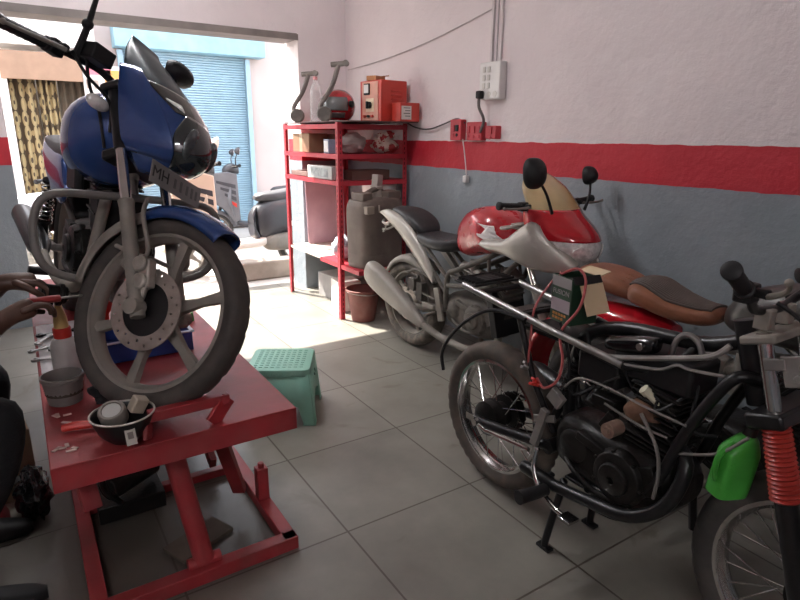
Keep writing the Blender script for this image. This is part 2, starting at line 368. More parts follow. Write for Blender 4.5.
def damask():
    m = bpy.data.materials.new('damask_cloth'); m.use_nodes = True; n, l = m.node_tree.nodes, m.node_tree.links; p = n['Principled BSDF']
    tc = n.new('ShaderNodeTexCoord'); mp = n.new('ShaderNodeMapping'); mp.inputs['Scale'].default_value = (1, 1, .55); l.new(tc.outputs['Object'], mp.inputs[0])
    wv = n.new('ShaderNodeTexVoronoi'); wv.inputs['Scale'].default_value = 10; wv.inputs['Randomness'].default_value = .25; l.new(mp.outputs[0], wv.inputs[0])
    cr = n.new('ShaderNodeValToRGB'); cr.color_ramp.interpolation = 'CONSTANT'
    e = cr.color_ramp.elements; e[0].color = (.07, .05, .03, 1); e[1].position = .38; e[1].color = (.40, .31, .16, 1)
    x = cr.color_ramp.elements.new(.22); x.color = (.42, .33, .17, 1); x = cr.color_ramp.elements.new(.55); x.color = (.08, .055, .03, 1)
    l.new(wv.outputs['Distance'], cr.inputs[0]); l.new(cr.outputs[0], p.inputs['Base Color']); p.inputs['Roughness'].default_value = .8
    return m
DAM = damask()
for x0, x1, lb in ((.02, .36, ''), (.38, .60, ''), (.62, .95, '')):
    rows = []
    for z in (.05, 1.0, 2.2):
        rows.append([(x0+(x1-x0)*k/40, .025*sin(k*.55)+.05, z) for k in range(41)])
    MB().grid(rows).build('curtain', DAM if x0 < .6 else mat('dark_curtain', (.10, .075, .05), .8), t, thick=.006)
t = thing('shop_poster', 'white and orange shop poster panel beside the patterned curtains', 'poster', (0, YF-.36, 0))
bx('panel', (1.14, 0, 2.03), (.46, .02, .62), mat('white_poster', (.78, .76, .72), .5), t)
bx('orange_print', (1.27, -.012, 2.04), (.2, .004, .5), mat('orange_poster', (.75, .36, .10), .5), t, bevel=0)
bx('pink_print', (1.1, -.012, 2.27), (.3, .004, .1), mat('pink_poster', (.72, .22, .28), .5), t, bevel=0)
for i in range(4): bx('picture', (.97+.09*(i % 2), -.012, 2.1-.17*(i//2)), (.06, .004, .11), mat('dull_print', (.40, .33, .28), .5), t, bevel=0)
# ------------------------------------------------------------------ motorcycle pieces
def tyre(mb, c, Rr, tw, rr, n=120, tread=.004, step=5):
    h = Rr-rr
    pr = [(rr-.006, -.30*tw), (rr+.12*h, -.42*tw), (rr+.45*h, -.5*tw), (rr+.75*h, -.44*tw), (rr+.9*h, -.33*tw), (rr+.98*h, -.16*tw), (Rr, 0),
          (rr+.98*h, .16*tw), (rr+.9*h, .33*tw), (rr+.75*h, .44*tw), (rr+.45*h, .5*tw), (rr+.12*h, .42*tw), (rr-.006, .30*tw)]
    def fn(q, k, r):
        if q in (3, 4, 5, 7, 8, 9) and ((k+(q if q < 6 else -q)) % step) == 0: return r-tread
        if q == 6 and k % (2*step) == 0: return r-tread*.6
        return r
    mb.lathe(pr, c, (0, 1, 0), n, fn=fn, closed=True)
    return mb
def rim_ring(mb, c, rr, tw, n=72):
    w_ = .34*tw
    pr = [(rr+.004, -w_), (rr-.012, -w_*1.05), (rr-.014, -w_*.8), (rr-.024, -w_*.45), (rr-.026, 0), (rr-.024, w_*.45), (rr-.014, w_*.8), (rr-.012, w_*1.05), (rr+.004, w_), (rr-.008, w_*.6), (rr-.015, 0), (rr-.008, -w_*.6)]
    return mb.lathe(pr, c, (0, 1, 0), n, closed=True)
def disc_holes(M, c, r0_, r1_, n, hole, y):
    mb = MB(M); da = 2*pi/n; rm = (r0_+r1_)/2
    for i in range(n):
        a0 = i*da; ring = []; inner = []
        outer = [(r0_, 0), (r0_, .5), (r0_, 1), (rm, 1), (r1_, 1), (r1_, .5), (r1_, 0), (rm, 0)]
        cx = a0+da/2
        off = (r1_-r0_)*(.18 if i % 2 else -.18)
        for (r, t) in outer:
            a = a0+t*da; ring.append((c[0]+r*cos(a), y, c[2]+r*sin(a)))
            dx, dz = (r-rm), (a-cx)*rm; L = math.hypot(dx, dz)
            hr = rm+off+hole*dx/L; ha = cx+hole*dz/L/rm; inner.append((c[0]+hr*cos(ha), y, c[2]+hr*sin(ha)))
        mb.grid([ring, inner], True)
    return mb
def wheel(t, nm, Rr, tw, c, kind='spoke', M=None, rimm=None, tyrem=None, nsp=6, hubm=None, disc=0, hubr=.05, twist=0.0, tread=.004, step=5, spokem=None):
    rr = Rr-tw*(.72 if kind == 'spoke' else .62)
    mb = rim_ring(MB(M), c, rr, tw)
    if kind == 'alloy':
        for i in range(nsp):
            a = 2*pi*i/nsp+twist; d = V((cos(a), 0, sin(a))); s_ = V((-sin(a), 0, cos(a)))
            rows = []
            for f, wd, th in ((hubr*.6, .052, .05), (.09, .036, .036), (rr*.6, .024, .030), (rr-.03, .032, .036), (rr-.012, .05, .04)):
                p = V(c)+d*f; w2, t2 = wd/2, th/2; Y = V((0, 1, 0))
                rows.append([p-s_*w2-Y*t2*.7, p-Y*t2, p+s_*w2-Y*t2*.7, p+s_*w2+Y*t2*.7, p+Y*t2, p-s_*w2+Y*t2*.7])
            mb.grid(rows, True, True)
    o = mb.build(nm, rimm or ALU, t)
    tyre(MB(M), c, Rr, tw, rr, tread=tread, step=step).build('tyre', tyrem or RUB, o, angle=50)
    hb = MB(M); cy_ = c[1]
    hb.lathe([(.0, -.055), (.018, -.055), (.02, -.045), (hubr, -.042), (hubr*1.05, -.030), (hubr*.7, -.02), (hubr*.7, .02), (hubr*1.05, .03), (hubr, .042), (.02, .045), (.018, .055), (0, .055)], c, (0, 1, 0), 28)
    hb.build('hub', hubm or DUSTM, o)
    if kind == 'spoke':
        for i in range(28):
            a = 2*pi*i/28; sd = 1 if i % 2 else -1; a2 = a+(.42 if (i//2) % 2 else -.42)
            MB(M).tube([(c[0]+hubr*.98*cos(a2), c[1]+sd*.032, c[2]+hubr*.98*sin(a2)), (c[0]+(rr-.02)*cos(a), c[1]+sd*.006, c[2]+(rr-.02)*sin(a))], .0024, n=5, sm=False).build('spoke', spokem or CHR, o)
    if disc:
        d_ = disc_holes(M, c, .080, .122, 24, .0042, c[1]+disc*.062)
        d_.build('brake_disc', mat('worn_disc_steel', (.34, .30, .27), .45, metal=.7, var=.25, scale=20), o, thick=.005, flat=True)
        k = MB(M); k.lathe([(.0, 0), (.07, 0), (.084, .004), (.084, .012), (.03, .02), (0, .022)], (c[0], c[1]+disc*.05, c[2]), (0, disc, 0), 28)
        k.build('disc_carrier', BLKM, o)
    return o
def fender(t, nm, c, Rr, w_, a0, a1, m, M=None, n=26, gap=.022, flare=0.0):
    rows = []
    for i in range(n):
        a = R(a0+(a1-a0)*i/(n-1)); g = Rr+gap+(flare*(abs(i/(n-1)-.5)*2)**3)
        e = w_*(.78+.22*sin(pi*min(1, max(0, i/(n-1)))))
        rows.append([(c[0]+(g-dr)*cos(a), c[1]+y*e, c[2]+(g-dr)*sin(a)) for y, dr in ((-.5, .045), (-.5, .02), (-.40, .004), (-.2, -.004), (0, -.006), (.2, -.004), (.40, .004), (.5, .02), (.5, .045))])
    return MB(M).grid(rows).build(nm, m, t, thick=.004, angle=60)
def fork_legs(t, a, top, sp, M=None, low=.52, rs=.0165, rl=.026, mu=None, ml=None, gaiter=None, pre=''):
    A, T = V(a), V(top); L = T-A
    out = []
    for s_ in (-1, 1):
        o = V((0, s_*sp, 0)); mid = A+L*low
        leg = MB(M).tube([mid+o-L*.05, T+o+L*.02], rs, n=16, sm=False).build('fork_tube', mu or CHR, t)
        b_ = MB(M); b_.tube([A+o-L.normalized()*.03, A+o+L*.1, A+o+L*(low-.03), A+o+L*low], [rl*.95, rl, rl, rl*1.12], n=16, sm=False)
        b_.cyl(A+o-V((0, s_*.012, 0)), A+o+V((0, s_*.03, 0)), .024); b_.build('fork_slider', ml or DUSTM, leg)
        if gaiter:
            pr = []; n_ = 34
            for i in range(n_+1): pr.append((.031+(.006 if i % 2 else 0)-.004*i/n_, i/n_))
            MB(M).lathe([(.02, 0)]+pr+[(.017, 1)], A+o+L*gaiter[0], L*(gaiter[1]-gaiter[0]), 24, unit=True).build('fork_gaiter', GAIT, leg, angle=60)
        out.append(leg)
    return out
def cooling_fins(mb, c, sx, sy, z0, z1, n, M=None):
    for i in range(n):
        z = z0+(z1-z0)*i/(n-1); f = .86+.14*((i*7) % 3)/2
        mb.box((c[0], c[1], z), (sx*f, sy*f, (z1-z0)/n*.42))
    return mb
def engine(t, x, z, m, m2=None, s=1.0, tilt=8, kick=True):
    m2 = m2 or m
    b_ = MB(M4.Translation((x, 0, z)))
    b_.body([(-.20*s, 0, -.01, .07, .05, 3), (-.17*s, 0, 0, .10, .085*s, 3.4), (-.05*s, 0, 0, .115, .10*s, 3.6), (.08*s, 0, -.005, .115, .105*s, 3.4), (.17*s, 0, .0, .10, .085*s, 3.2), (.215*s, 0, .01, .06, .045, 3)], n=28, m=16)
    o = b_.build('engine_case', m, t)
    for sy in (-1, 1):
        cc = MB(M4.Translation((x, 0, z)))
        cc.lathe([(.0, .035), (.06, .034), (.082, .026), (.09, .012), (.094, 0), (.09, -.03)], (.06*s, sy*.105, -.005), (0, sy, 0), 30)
        cc.lathe([(.0, .028), (.04, .026), (.058, .014), (.06, -.03)], (-.105*s, sy*.10, .015), (0, sy, 0), 26)
        for k in range(7):
            a = 2*pi*k/7; cc.cyl((.06*s+.088*cos(a), sy*.11, -.005+.088*sin(a)), (.06*s+.088*cos(a), sy*.132, -.005+.088*sin(a)), .006, n=8)
        cc.lathe([(.012, .05), (.05, .045), (.055, .034), (.012, .034)], (.06*s, sy*.105, -.005), (0, sy, 0), 24, closed=True)
        cc.box((-.02, sy*.112, .055), (.16, .03, .03), eul(0, 12, 0)); cc.box((.15*s, sy*.10, .03), (.05, .03, .09), eul(0, -25, 0)); cc.tube([(-.16, sy*.09, -.05), (-.10, sy*.125, -.06), (.0, sy*.13, -.09), (.12, sy*.11, -.085)], .010, n=8)
        cc.build('engine_cover', m2, o, bevel=.003)
    Mt = M4.Translation((x+.10*s, 0, z+.08)) @ M4.Rotation(R(tilt), 4, 'Y')
    f = MB(Mt); f.box((0, 0, .10), (.085, .10, .2)); cooling_fins(f, (0, 0), .145*s, .165*s, .03, .16, 8); f.build('cylinder', m2, o, bevel=.002)
    h = MB(Mt); h.box((0, 0, .20), (.13, .145, .06)); h.box((0, 0, .245), (.10, .10, .05)); cooling_fins(h, (0, 0), .15*s, .16*s, .18, .225, 3)
    for sx, sy in ((-1, -1), (1, -1), (-1, 1), (1, 1)): h.cyl((sx*.045, sy*.05, .26), (sx*.045, sy*.05, .28), .009, n=8)
    h.build('cylinder_head', m, o, bevel=.003)
    cb = MB(M4.Translation((x, 0, z))); cb.cyl((-.01, 0, .245), (-.12, 0, .265), .026); cb.cyl((-.07, 0, .20), (-.07, 0, .33), .03); cb.box((-.07, 0, .20), (.06, .065, .05)); cb.cyl((-.12, 0, .265), (-.17, 0, .27), .036)
    cb.build('carburettor', ALU, o)
    return o
def tank_body(t, keys, m, nm='fuel_tank'): return MB().body(keys, n=30, m=34).build(nm, m, t, angle=60)
def handlebar(t, M, pts, grip_len=.12, m=None, nm='handlebar', lx=0.0):
    """pts for the right half (y<0); mirrored"""
    full = [(x, -y, z) for x, y, z in pts][::-1]; full = [(x, y, z) for x, y, z in full]
    rightp = pts; leftp = [(x, -y, z) for x, y, z in pts]
    path = rightp[::-1]+leftp
    o = MB(M).tube(path, .0115, n=12, sub=5).build(nm, m or BLKM, t)
    for P_ in (rightp, leftp):
        e = V(P_[-1]); d = (V(P_[-1])-V(P_[-2])).normalized(); sg = 1 if e.y > 0 else -1
        g = MB(M)
        pr = [(.0, .012), (.014, .012), (.021, .008), (.021, -.002)]
        for i in range(13): pr.append((.0165+(.0015 if i % 2 else 0), -.004-grip_len*i/12))
        pr += [(.022, -grip_len-.006), (.022, -grip_len-.012), (.011, -grip_len-.012)]
        g.lathe(pr, e, d, 20); g.build('grip', BLKP, o)
        c0 = e-d*(grip_len+.035)
        k = MB(M); k.box(c0, (.042, .045, .045)); k.box(c0+V((.03, 0, .005)), (.04, .022, .022)); k.build('switch_housing', BLKP, o, bevel=.006)
        l0 = c0+V((.045, 0, 0))
        MB(M).tube([l0, l0+d*.05+V((.012+lx*.3, 0, -.004)), l0+d*.12+V((.02+lx*.7, 0, -.008)), l0+d*.175+V((.014+lx, 0, -.008))], [.0075, .007, .0055, .005], n=8).ball(l0+d*.18+V((.013+lx, 0, -.008)), .0085).build('lever', DUSTM, o)
    return o
def mirror_arm(o, M, base, top, head=(.05, .075, .05), m=BLKP, glass=True, yaw=0, sgn=1):
    a = MB(M).tube([base, tuple((V(base)*.45+V(top)*.55)+V((.012, 0, 0))), top], [.0085, .007, .006], n=8).build('mirror_stem', m, o)
    Mh = (M or M4()) @ M4.Translation(V(top)+V((0, sgn*.02, .03))) @ M4.Rotation(R(yaw), 4, 'Z') @ M4.Rotation(R(-8), 4, 'Y')
    h = MB(Mh); h.body([(-.024, 0, 0, head[1]*.95, head[2]*.95, 2.6), (-.018, 0, 0, head[1], head[2], 2.6), (.008, 0, 0, head[1]*.9, head[2]*.85, 2.4), (.03, 0, -.005, head[1]*.5, head[2]*.45, 2.2), (.038, 0, -.006, .01, .01, 2)], n=24, m=16)
    hd = h.build('mirror_head', m, a)
    if glass:
        g = MB(Mh); g.body([(-.0265, 0, 0, head[1]*.86, head[2]*.86, 2.6), (-.0235, 0, 0, head[1]*.86, head[2]*.86, 2.6)], n=24, m=3); g.build('mirror_glass', mat('mirror_glass', (.75, .75, .75), .03, metal=1, var=0), a)
    return a
def indicator(o, M, a, bpt, sgn):
    s_ = MB(M).tube([a, bpt], .007, n=8, sm=False).build('indicator', BLKP, o)
    q = MB(M); q.ball(bpt, (.022, .042, .022)); q.build('indicator_lens', LENS, s_)
    return s_
def swingarm(t, c, piv, m, r=.018, sp=.085):
    mb = MB()
    for s_ in (-1, 1): mb.tube([(c[0]-.02, s_*sp, c[2]), (c[0]+.03, s_*sp, c[2]), (piv[0], s_*sp*.8, piv[2])], r, n=10, sm=False)
    mb.cyl((piv[0], -sp*.95, piv[2]), (piv[0], sp*.95, piv[2]), r*1.3)
    mb.cyl((c[0], -sp-.02, c[2]), (c[0], sp+.02, c[2]), .011)
    return mb.build('swingarm', m, t)
def shock(t, a, bt, nm='shock_absorber', spring=CHR):
    A, B = V(a), V(bt); d = B-A
    mb = MB(); mb.tube([A, A+d*.45], .017, sm=False, n=12); mb.tube([A+d*.4, B], .008, sm=False); mb.ball(A, .016); mb.ball(B, .016)
    mb.lathe([(.012, 0), (.028, 0), (.028, .012), (.012, .012)], A+d*.22, d.normalized(), 16); mb.lathe([(.012, 0), (.028, 0), (.028, .012), (.012, .012)], A+d*.88, d.normalized(), 16)
    o = mb.build(nm, BLKM, t)
    u = d.normalized().orthogonal().normalized(); v = d.normalized().cross(u); pts = []
    for i in range(9*12+1): f = i/(9*12); pts.append(A+d*(.24+.64*f)+.025*(cos(2*pi*9*f)*u+sin(2*pi*9*f)*v))
    MB().tube(pts, .0042, n=6, sm=False).build('spring', spring, o)
    return o
def stand_legs(t, p, z, sp=.11, m=BLKM, back=-.03):
    for s_ in (-1, 1):
        mb = MB(); mb.tube([(p, s_*sp*.7, z), (p+back*.5, s_*sp*.9, z*.5), (p+back, s_*sp, .03), (p+back, s_*sp, .012)], .014, n=10, sm=False); mb.box((p+back, s_*sp, .008), (.06, .03, .012)); mb.build('stand_leg', m, t, bevel=.002)
def chain(t, c, piv, y, m=OILY):
    mb = MB(); n = 26; r1, r2 = .085, .032
    mb.lathe([(.02, -.003), (r1-.006, -.003), (r1, 0), (r1-.006, .003), (.02, .003)], (c[0], y, c[2]), (0, 1, 0), 42, fn=lambda q, k, r: r-(.006 if q == 2 and k % 2 else 0))
    for sg in (1, -1):
        mb.tube([(c[0], y, c[2]+sg*r1), (piv[0], y, piv[2]+sg*r2)], .0065, n=6, sm=False)
    return mb.build('chain', m, t)
def exhaust(t, pts, r, mp, sil0, sil1, sr, ms, nm='exhaust'):
    o = MB().tube(pts, r, n=12).build(nm, mp, t)
    A, B = V(sil0), V(sil1); d = B-A
    mb = MB(); mb.lathe([(0, 0), (r, 0), (sr*.75, .08), (sr, .16), (sr, .9), (sr*.8, .97), (sr*.5, 1.0), (sr*.4, .98), (0, .96)], A, d, 24, unit=True); mb.build('silencer', ms, o)
    return o

def commuter(t, mt, seatm=SEAT, wheelk='alloy', Rr=.31, wb=1.3, tank=True, seat=True, eng=OILY, engz=.40, tail=True, rimm=None, tw=.095, sidem=None, exm=None):
    """frame, engine, rear end of a small motorcycle; x forward, origin under the rear axle"""
    c = (0, 0, Rr)
    wheel(t, 'rear_wheel', Rr, tw, c, wheelk, None, rimm or ALU, nsp=6, hubr=.07)
    piv = (.46, 0, Rr+.06)
    swingarm(t, c, piv, GREYT)
    for s_ in (-1, 1): shock(t, (.0, s_*.125, Rr+.05), (.12, s_*.12, Rr+.33))
    chain(t, c, piv, .06)
    fr = MB()
    H0, H1 = (wb-.36, 0, Rr+.62), (wb-.29, 0, Rr+.47)
    fr.cyl(H0, H1, .03)
    fr.tube([H0, (.75, 0, Rr+.45), (.45, 0, Rr+.40), (.40, 0, Rr+.25), (.44, 0, Rr+.02)], .02, n=12)
    fr.tube([H1, (.90, 0, Rr+.2), (.84, 0, Rr-.02), (.80, 0, Rr-.07)], .02, n=12)
    for s_ in (-1, 1):
        fr.tube([(.5, s_*.05, Rr+.40), (.2, s_*.11, Rr+.37), (-.25, s_*.10, Rr+.42)], .013, n=10)
        fr.tube([(.44, s_*.05, Rr+.08), (.13, s_*.11, Rr+.36)], .011, n=10, sm=False)
    fr.build('frame', GREYT, t)
    engine(t, .64, engz, eng, ALU if eng is not OILY else OILY)
    exhaust(t, [(.77, -.03, engz+.22), (.90, -.07, engz+.16), (.92, -.12, engz-.06), (.78, -.15, engz-.13), (.45, -.16, engz-.12), (.28, -.165, engz-.08)], .019, exm or DUSTM, (.30, -.165, engz-.085), (-.28, -.185, engz+.03), .047, exm or BLKM)
    if tank:
        tank_body(t, [(.46, 0, Rr+.465, .07, .05, 2.4), (.50, 0, Rr+.485, .11, .075, 2.5), (.60, 0, Rr+.48, .15, .135, 2.6), (.74, 0, Rr+.49, .18, .16, 2.5), (.86, 0, Rr+.50, .17, .15, 2.4), (.94, 0, Rr+.53, .10, .09, 2.2), (.965, 0, Rr+.52, .05, .04, 2)], mt)
    if seat:
        MB().body([(-.26, 0, Rr+.47, .06, .02, 2.6), (-.22, 0, Rr+.475, .10, .035, 2.8), (-.04, 0, Rr+.46, .12, .04, 2.8), (.16, 0, Rr+.44, .125, .045, 2.8), (.36, 0, Rr+.435, .115, .045, 2.8), (.49, 0, Rr+.45, .08, .04, 2.6), (.52, 0, Rr+.46, .04, .02, 2.4)], n=26).build('seat', seatm, t, angle=60)
    if tail:
        for s_ in (-1, 1):
            MB().body([(.50, s_*.115, Rr+.30, .012, .02, 2), (.42, s_*.12, Rr+.32, .016, .09, 2.4), (.22, s_*.125, Rr+.35, .016, .08, 2.4), (-.05, s_*.115, Rr+.42, .015, .045, 2.2), (-.30, s_*.08, Rr+.48, .012, .02, 2)], n=16).build('side_panel', sidem or mt, t, angle=60)
        fender(t, 'rear_fender', c, Rr, .15, 30, 175, BLKP, gap=.045)
    for s_ in (-1, 1): MB().tube([(.52, s_*.10, Rr-.03), (.52, s_*.24, Rr-.02)], [.012, .017], n=10, sm=False).build('footpeg', BLKP, t)
    return t
# ------------------------------------------------------------------ red scissor lift
def bar(mb, a, b_, w_=.05, h=.05):
    A, B = V(a), V(b_); d = B-A; q = d.to_track_quat('X', 'Z')
    return mb.box((A+B)/2, (d.length, w_, h), q)
ZL = .65
t = thing('scissor_lift', 'red steel motorcycle lift table carrying the blue motorcycle', 'lift', (0, 0, 0))
pt = MB(); pt.box((.296, 2.70, ZL-.006), (.66, 2.30, .012)); 
for x in (-.029, .621): pt.box((x, 2.70, ZL-.037), (.012, 2.30, .07))
for y in (1.556, 3.844): pt.box((.296, y, ZL-.037), (.66, .012, .07))
pt.build('platform', LIFT, t, bevel=.002)
lp = MB(); Pq = [(.175, 1.62), (.425, 1.585)]
a0_, a1_ = V((.20, 1.575, ZL+.004)), V((.375, 1.575, ZL+.004)); tl, tr_ = V((.21, 1.595, ZL+.062)), V((.435, 1.60, ZL+.062))
bar(lp, a0_, tl, .012, .05); bar(lp, a1_, tr_, .012, .05); bar(lp, tl, tr_, .03, .03)
lp.build('wheel_chock_loop', LIFT, t, bevel=.003)
fb = MB()
for x in (.03, .655): bar(fb, (x, 1.72, .025), (x, 3.45, .025))
for y in (1.74, 3.43): bar(fb, (.005, y, .025), (.68, y, .025))
bar(fb, (.03, 2.35, .02), (.655, 2.35, .02), .04, .035)
bar(fb, (.03, 2.75, .02), (.655, 2.75, .02), .04, .03)
fb.build('base_frame', LIFT, t, bevel=.003)
up_ = MB(); up_.box((.655, 2.02, .115), (.045, .045, .14)); up_.cyl((.655, 2.02, .18), (.655, 2.02, .205), .012); up_.build('corner_post', LIFT, t, bevel=.003)
for x, y0, y1 in ((.10, 1.85, 3.3), (.56, 2.05, 3.3)):
    m_ = MB(); bar(m_, (x, y0, .62-.06), (x, y1, .07), .03, .055); m_.build('scissor_arm', LIFT, t, bevel=.003)
for x, y0, y1 in ((.06, 1.95, 3.35), (.545, 1.95, 3.35)):
    m_ = MB(); bar(m_, (x, y0+.38, .075), (x, y1, .57), .03, .055); m_.build('scissor_arm', LIFT, t, bevel=.003)
m_ = MB(); m_.tube([(.355, 1.765, .06), (.285, 1.87, .60)], .034, n=20, sm=False); m_.cyl((.30, 1.765, .055), (.41, 1.765, .055), .022); m_.build('hydraulic_ram', LIFT, t)
m_ = MB(); m_.cyl((.05, 2.58, .54), (.60, 2.58, .54), .018); m_.cyl((.02, 2.56, .3), (.62, 2.56, .3), .016); m_.build('pivot_shaft', GREYT, t)
m_ = MB(); bar(m_, (.03, 1.80, .56), (.05, 1.72, .40), .05, .03); bar(m_, (.02, 1.82, .60), (.03, 1.80, .47), .04, .04); m_.build('locking_lever', LIFT, t, bevel=.003)
m_ = MB(); bar(m_, (.43, 1.82, .57), (.575, 2.06, .085), .05, .03); m_.build('safety_prop', LIFT, t, bevel=.003)
pu = MB(); pu.box((.20, 2.30, .06), (.24, .2, .07)); pu.cyl((.12, 2.22, .16), (.30, 2.34, .16), .05); pu.tube([(.16, 2.2, .10), (.10, 2.05, .28), (.13, 2.12, .42), (.2, 2.3, .5)], .012); pu.build('hydraulic_pump', OILY, t, bevel=.004)
b = MB(); b.box((.38, 1.95, .008), (.22, .12, .014), eul(0, 0, 24)); tag(b.build('wooden_offcut', mat('dirty_wood', (.10, .08, .06), .8, var=.3)), 'dirty wooden offcut lying on the floor inside the lift base', 'board')

# ------------------------------------------------------------------ blue motorcycle on the lift
hb_ = R(-85); rear = (.245-1.30*cos(hb_), 1.80-1.30*sin(hb_))
t = thing('motorcycle', 'dark blue motorcycle standing on the red lift with its front wheel turned', 'motorcycle', (rear[0], rear[1], ZL), (R(-9), 0, hb_))
commuter(t, BLUE, wb=1.30, eng=OILY, rimm=DUSTM, Rr=.30)
axp = V((.885, 0, .925)); axd = V((-.385, 0, .627)).normalized()
ST = M4.Translation(axp) @ M4.Rotation(R(36), 4, axd) @ M4.Translation(-axp)
AX = (1.30, 0, .298); TOP = (.915, 0, .925)
SH = ST @ M4.Translation((-.09, 0, -.06)); CW = ST @ M4.Translation((-.04, 0, -.08))
wheel(t, 'front_wheel', .298, .088, AX, 'alloy', ST, DUSTM, mat('front_tyre_rubber', (.032, .029, .027), .7, var=.2, dust=.35, dcol=(.12, .095, .08)), nsp=6, disc=-1, hubr=.045, twist=R(28))
fk = fork_legs(t, AX, TOP, .098, ST, low=.46, ml=DUSTM, rl=.022)
for lg_ in fk:
    s_ = -1 if lg_ is fk[0] else 1; A_, T_ = V(AX)+V((0, s_*.098, 0)), V(TOP)+V((0, s_*.098, 0)); MB(ST).tube([A_+(T_-A_)*.70, A_+(T_-A_)*1.0], .0205, n=16, sm=False).build('fork_shroud', BLKM, lg_)
q = MB(ST); q.box((1.275, -.085, .395), (.05, .035, .085), eul(0, -20, 0)); q.cyl((1.262, -.115, .42), (1.262, -.07, .42), .024); q.cyl((1.282, -.115, .372), (1.282, -.07, .372), .024); q.box((1.29, -.092, .34), (.03, .02, .07)); q.build('brake_caliper', ALU, t, bevel=.006)
fender(t, 'front_fender', AX, .298, .135, 61, 118, BLUE, ST, gap=.028)
fender(t, 'fender_rear_flap', AX, .298, .125, 116, 178, DUSTM, ST, gap=.024)
m_ = MB(ST)
for s_ in (-1, 1): m_.tube([(1.17, s_*.07, .615), (1.20, s_*.095, .56), (1.26, s_*.09, .45), (1.12, s_*.07, .45)], .007, n=8)
m_.build('fender_stay', DUSTM, t)
m_ = MB(SH); m_.box((1.005, 0, .985), (.075, .25, .028), eul(0, -25, 0)); m_.box((1.10, 0, .78), (.08, .22, .034), eul(0, -25, 0)); m_.build('triple_clamp', BLKM, t, bevel=.008)
h = handlebar(t, SH, [(.985, -.03, 1.0), (.975, -.10, 1.01), (.95, -.17, 1.02), (.92, -.43, .98)])
m_ = MB(SH); m_.box((.995, -.185, 1.045), (.06, .075, .05), eul(0, 0, -6)); m_.build('brake_reservoir', BLKP, h, bevel=.005)
m_ = MB(SH); m_.tube([(.96, -.225, 1.01), (.968, -.23, 1.10), (.972, -.24, 1.20), (1.0, -.27, 1.33)], [.012, .010, .007, .006]); m_.ball((.965, -.23, 1.115), .017); m_.build('mirror_stem', BLKP, h)
mirror_arm(h, SH, (.97, .15, 1.05), (.95, .17, 1.17), head=(.045, .065, .04), sgn=1)
# bikini fairing built as a D-shaped shell
FK = [(.775, 1.07, 1.16, .05), (.81, 1.045, 1.25, .08), (.855, 1.03, 1.295, .11), (.92, 1.01, 1.285, .13), (.98, .99, 1.24, .14), (1.04, .965, 1.17, .14), (1.09, .935, 1.09, .13), (1.15, .895, 1.0, .105), (1.21, .86, .91, .065)]
FK = [(z_, b_+.04, f_-.005, h_*.96) for z_, b_, f_, h_ in FK]
def dsh(z, a, off=0.0):
    for i in range(len(FK)-1):
        if z <= FK[i+1][0] or i == len(FK)-2: break
    k0, k1 = FK[max(i-1, 0)], FK[i]; k2, k3 = FK[i+1], FK[min(i+2, len(FK)-1)]
    tt = (z-k1[0])/(k2[0]-k1[0]); f = lambda q: .5*(2*k1[q]+(k2[q]-k0[q])*tt+(2*k0[q]-5*k1[q]+4*k2[q]-k3[q])*tt*tt+(3*k1[q]-k0[q]-3*k2[q]+k3[q])*tt**3)
    xb, xf, hw = f(1), f(2), f(3); a = R(a)
    return (xb+(xf-xb+off)*max(cos(a), 0)**.85, (hw+off)*sin(a), z)
def patch(nm, z0, z1, a0f, a1f, m, off=.0, n=18, k=26, thick=.004, par=None):
    rows = []
    for i in range(n+1):
        z = z0+(z1-z0)*i/n; u = i/n; A0, A1 = a0f(u), a1f(u)
        rows.append([dsh(z, A0+(A1-A0)*j/k, off) for j in range(k+1)])
    return MB(CW).grid(rows).build(nm, m, par or t, thick=thick, angle=60)
cw = patch('headlight_cowl', .775, 1.045, lambda u: -90, lambda u: 90, BLUE)
patch('side_cowl', .82, 1.075, lambda u: -92, lambda u: -40-22*u, BLUE, off=.010, par=cw); patch('side_cowl', .82, 1.075, lambda u: 40+22*u, lambda u: 92, BLUE, off=.010, par=cw)
patch('windscreen', 1.035, 1.21, lambda u: -88, lambda u: 88, SMOKE, thick=.003); patch('gloss_centre_panel', .975, 1.045, lambda u: -38-25*u, lambda u: 38+25*u, HLBLK, off=.004, par=cw)
patch('headlight_lens', .80, .98, lambda u: -34-14*sin(pi*u)+10*u*u, lambda u: 34+14*sin(pi*u)-10*u*u, HLBLK, off=.006, par=cw)
for s_ in (-1, 1):
    m_ = MB(CW); m_.ball((dsh(.895, s_*24, .000)), (.012, .030, .052)); m_.build('headlight_bulb', mat('headlight_reflector', (.16, .18, .19), .15, metal=.7, var=.3, scale=60), cw)
    m_ = MB(CW); m_.grid([[dsh(.985+.010*u*(1-j/9)+.02*j/8, s_*(26+j*2.6), .008) for j in range(8)] for u in (0, 1, 2)]).build('position_lamp', LENS, cw, thick=.003)
npm = mat('dusty_plate', (.17, .17, .17), .6, var=.15, dust=.3, dcol=(.22, .20, .18))
pm = CW @ frame_m((1.262, -.035, .765), (0, 1, -.02), (-.25, 0, 1))
m_ = MB(pm); m_.box((0, 0, 0), (.235, .068, .004)); npo = m_.build('number_plate', npm, t, bevel=.003)
text('plate_lettering', 'MH', .05, BLKP, npo, pm @ M4.Translation((-.075, 0, .0025)))
m_ = MB(pm)
for i, (x, hh) in enumerate(((-.01, .03), (.018, .034), (.048, .030), (.072, .034), (.094, .03))): m_.box((x, 0, .0028), (.010, hh, .001))
m_.build('worn_plate_marks', mat('faded_plate_paint', (.10, .10, .10), .7), npo)
m_ = MB(SH); m_.tube([(1.15, 0, .80), (1.255, -.02, .77)], .012, sm=False); m_.build('plate_bracket', BLKM, t)
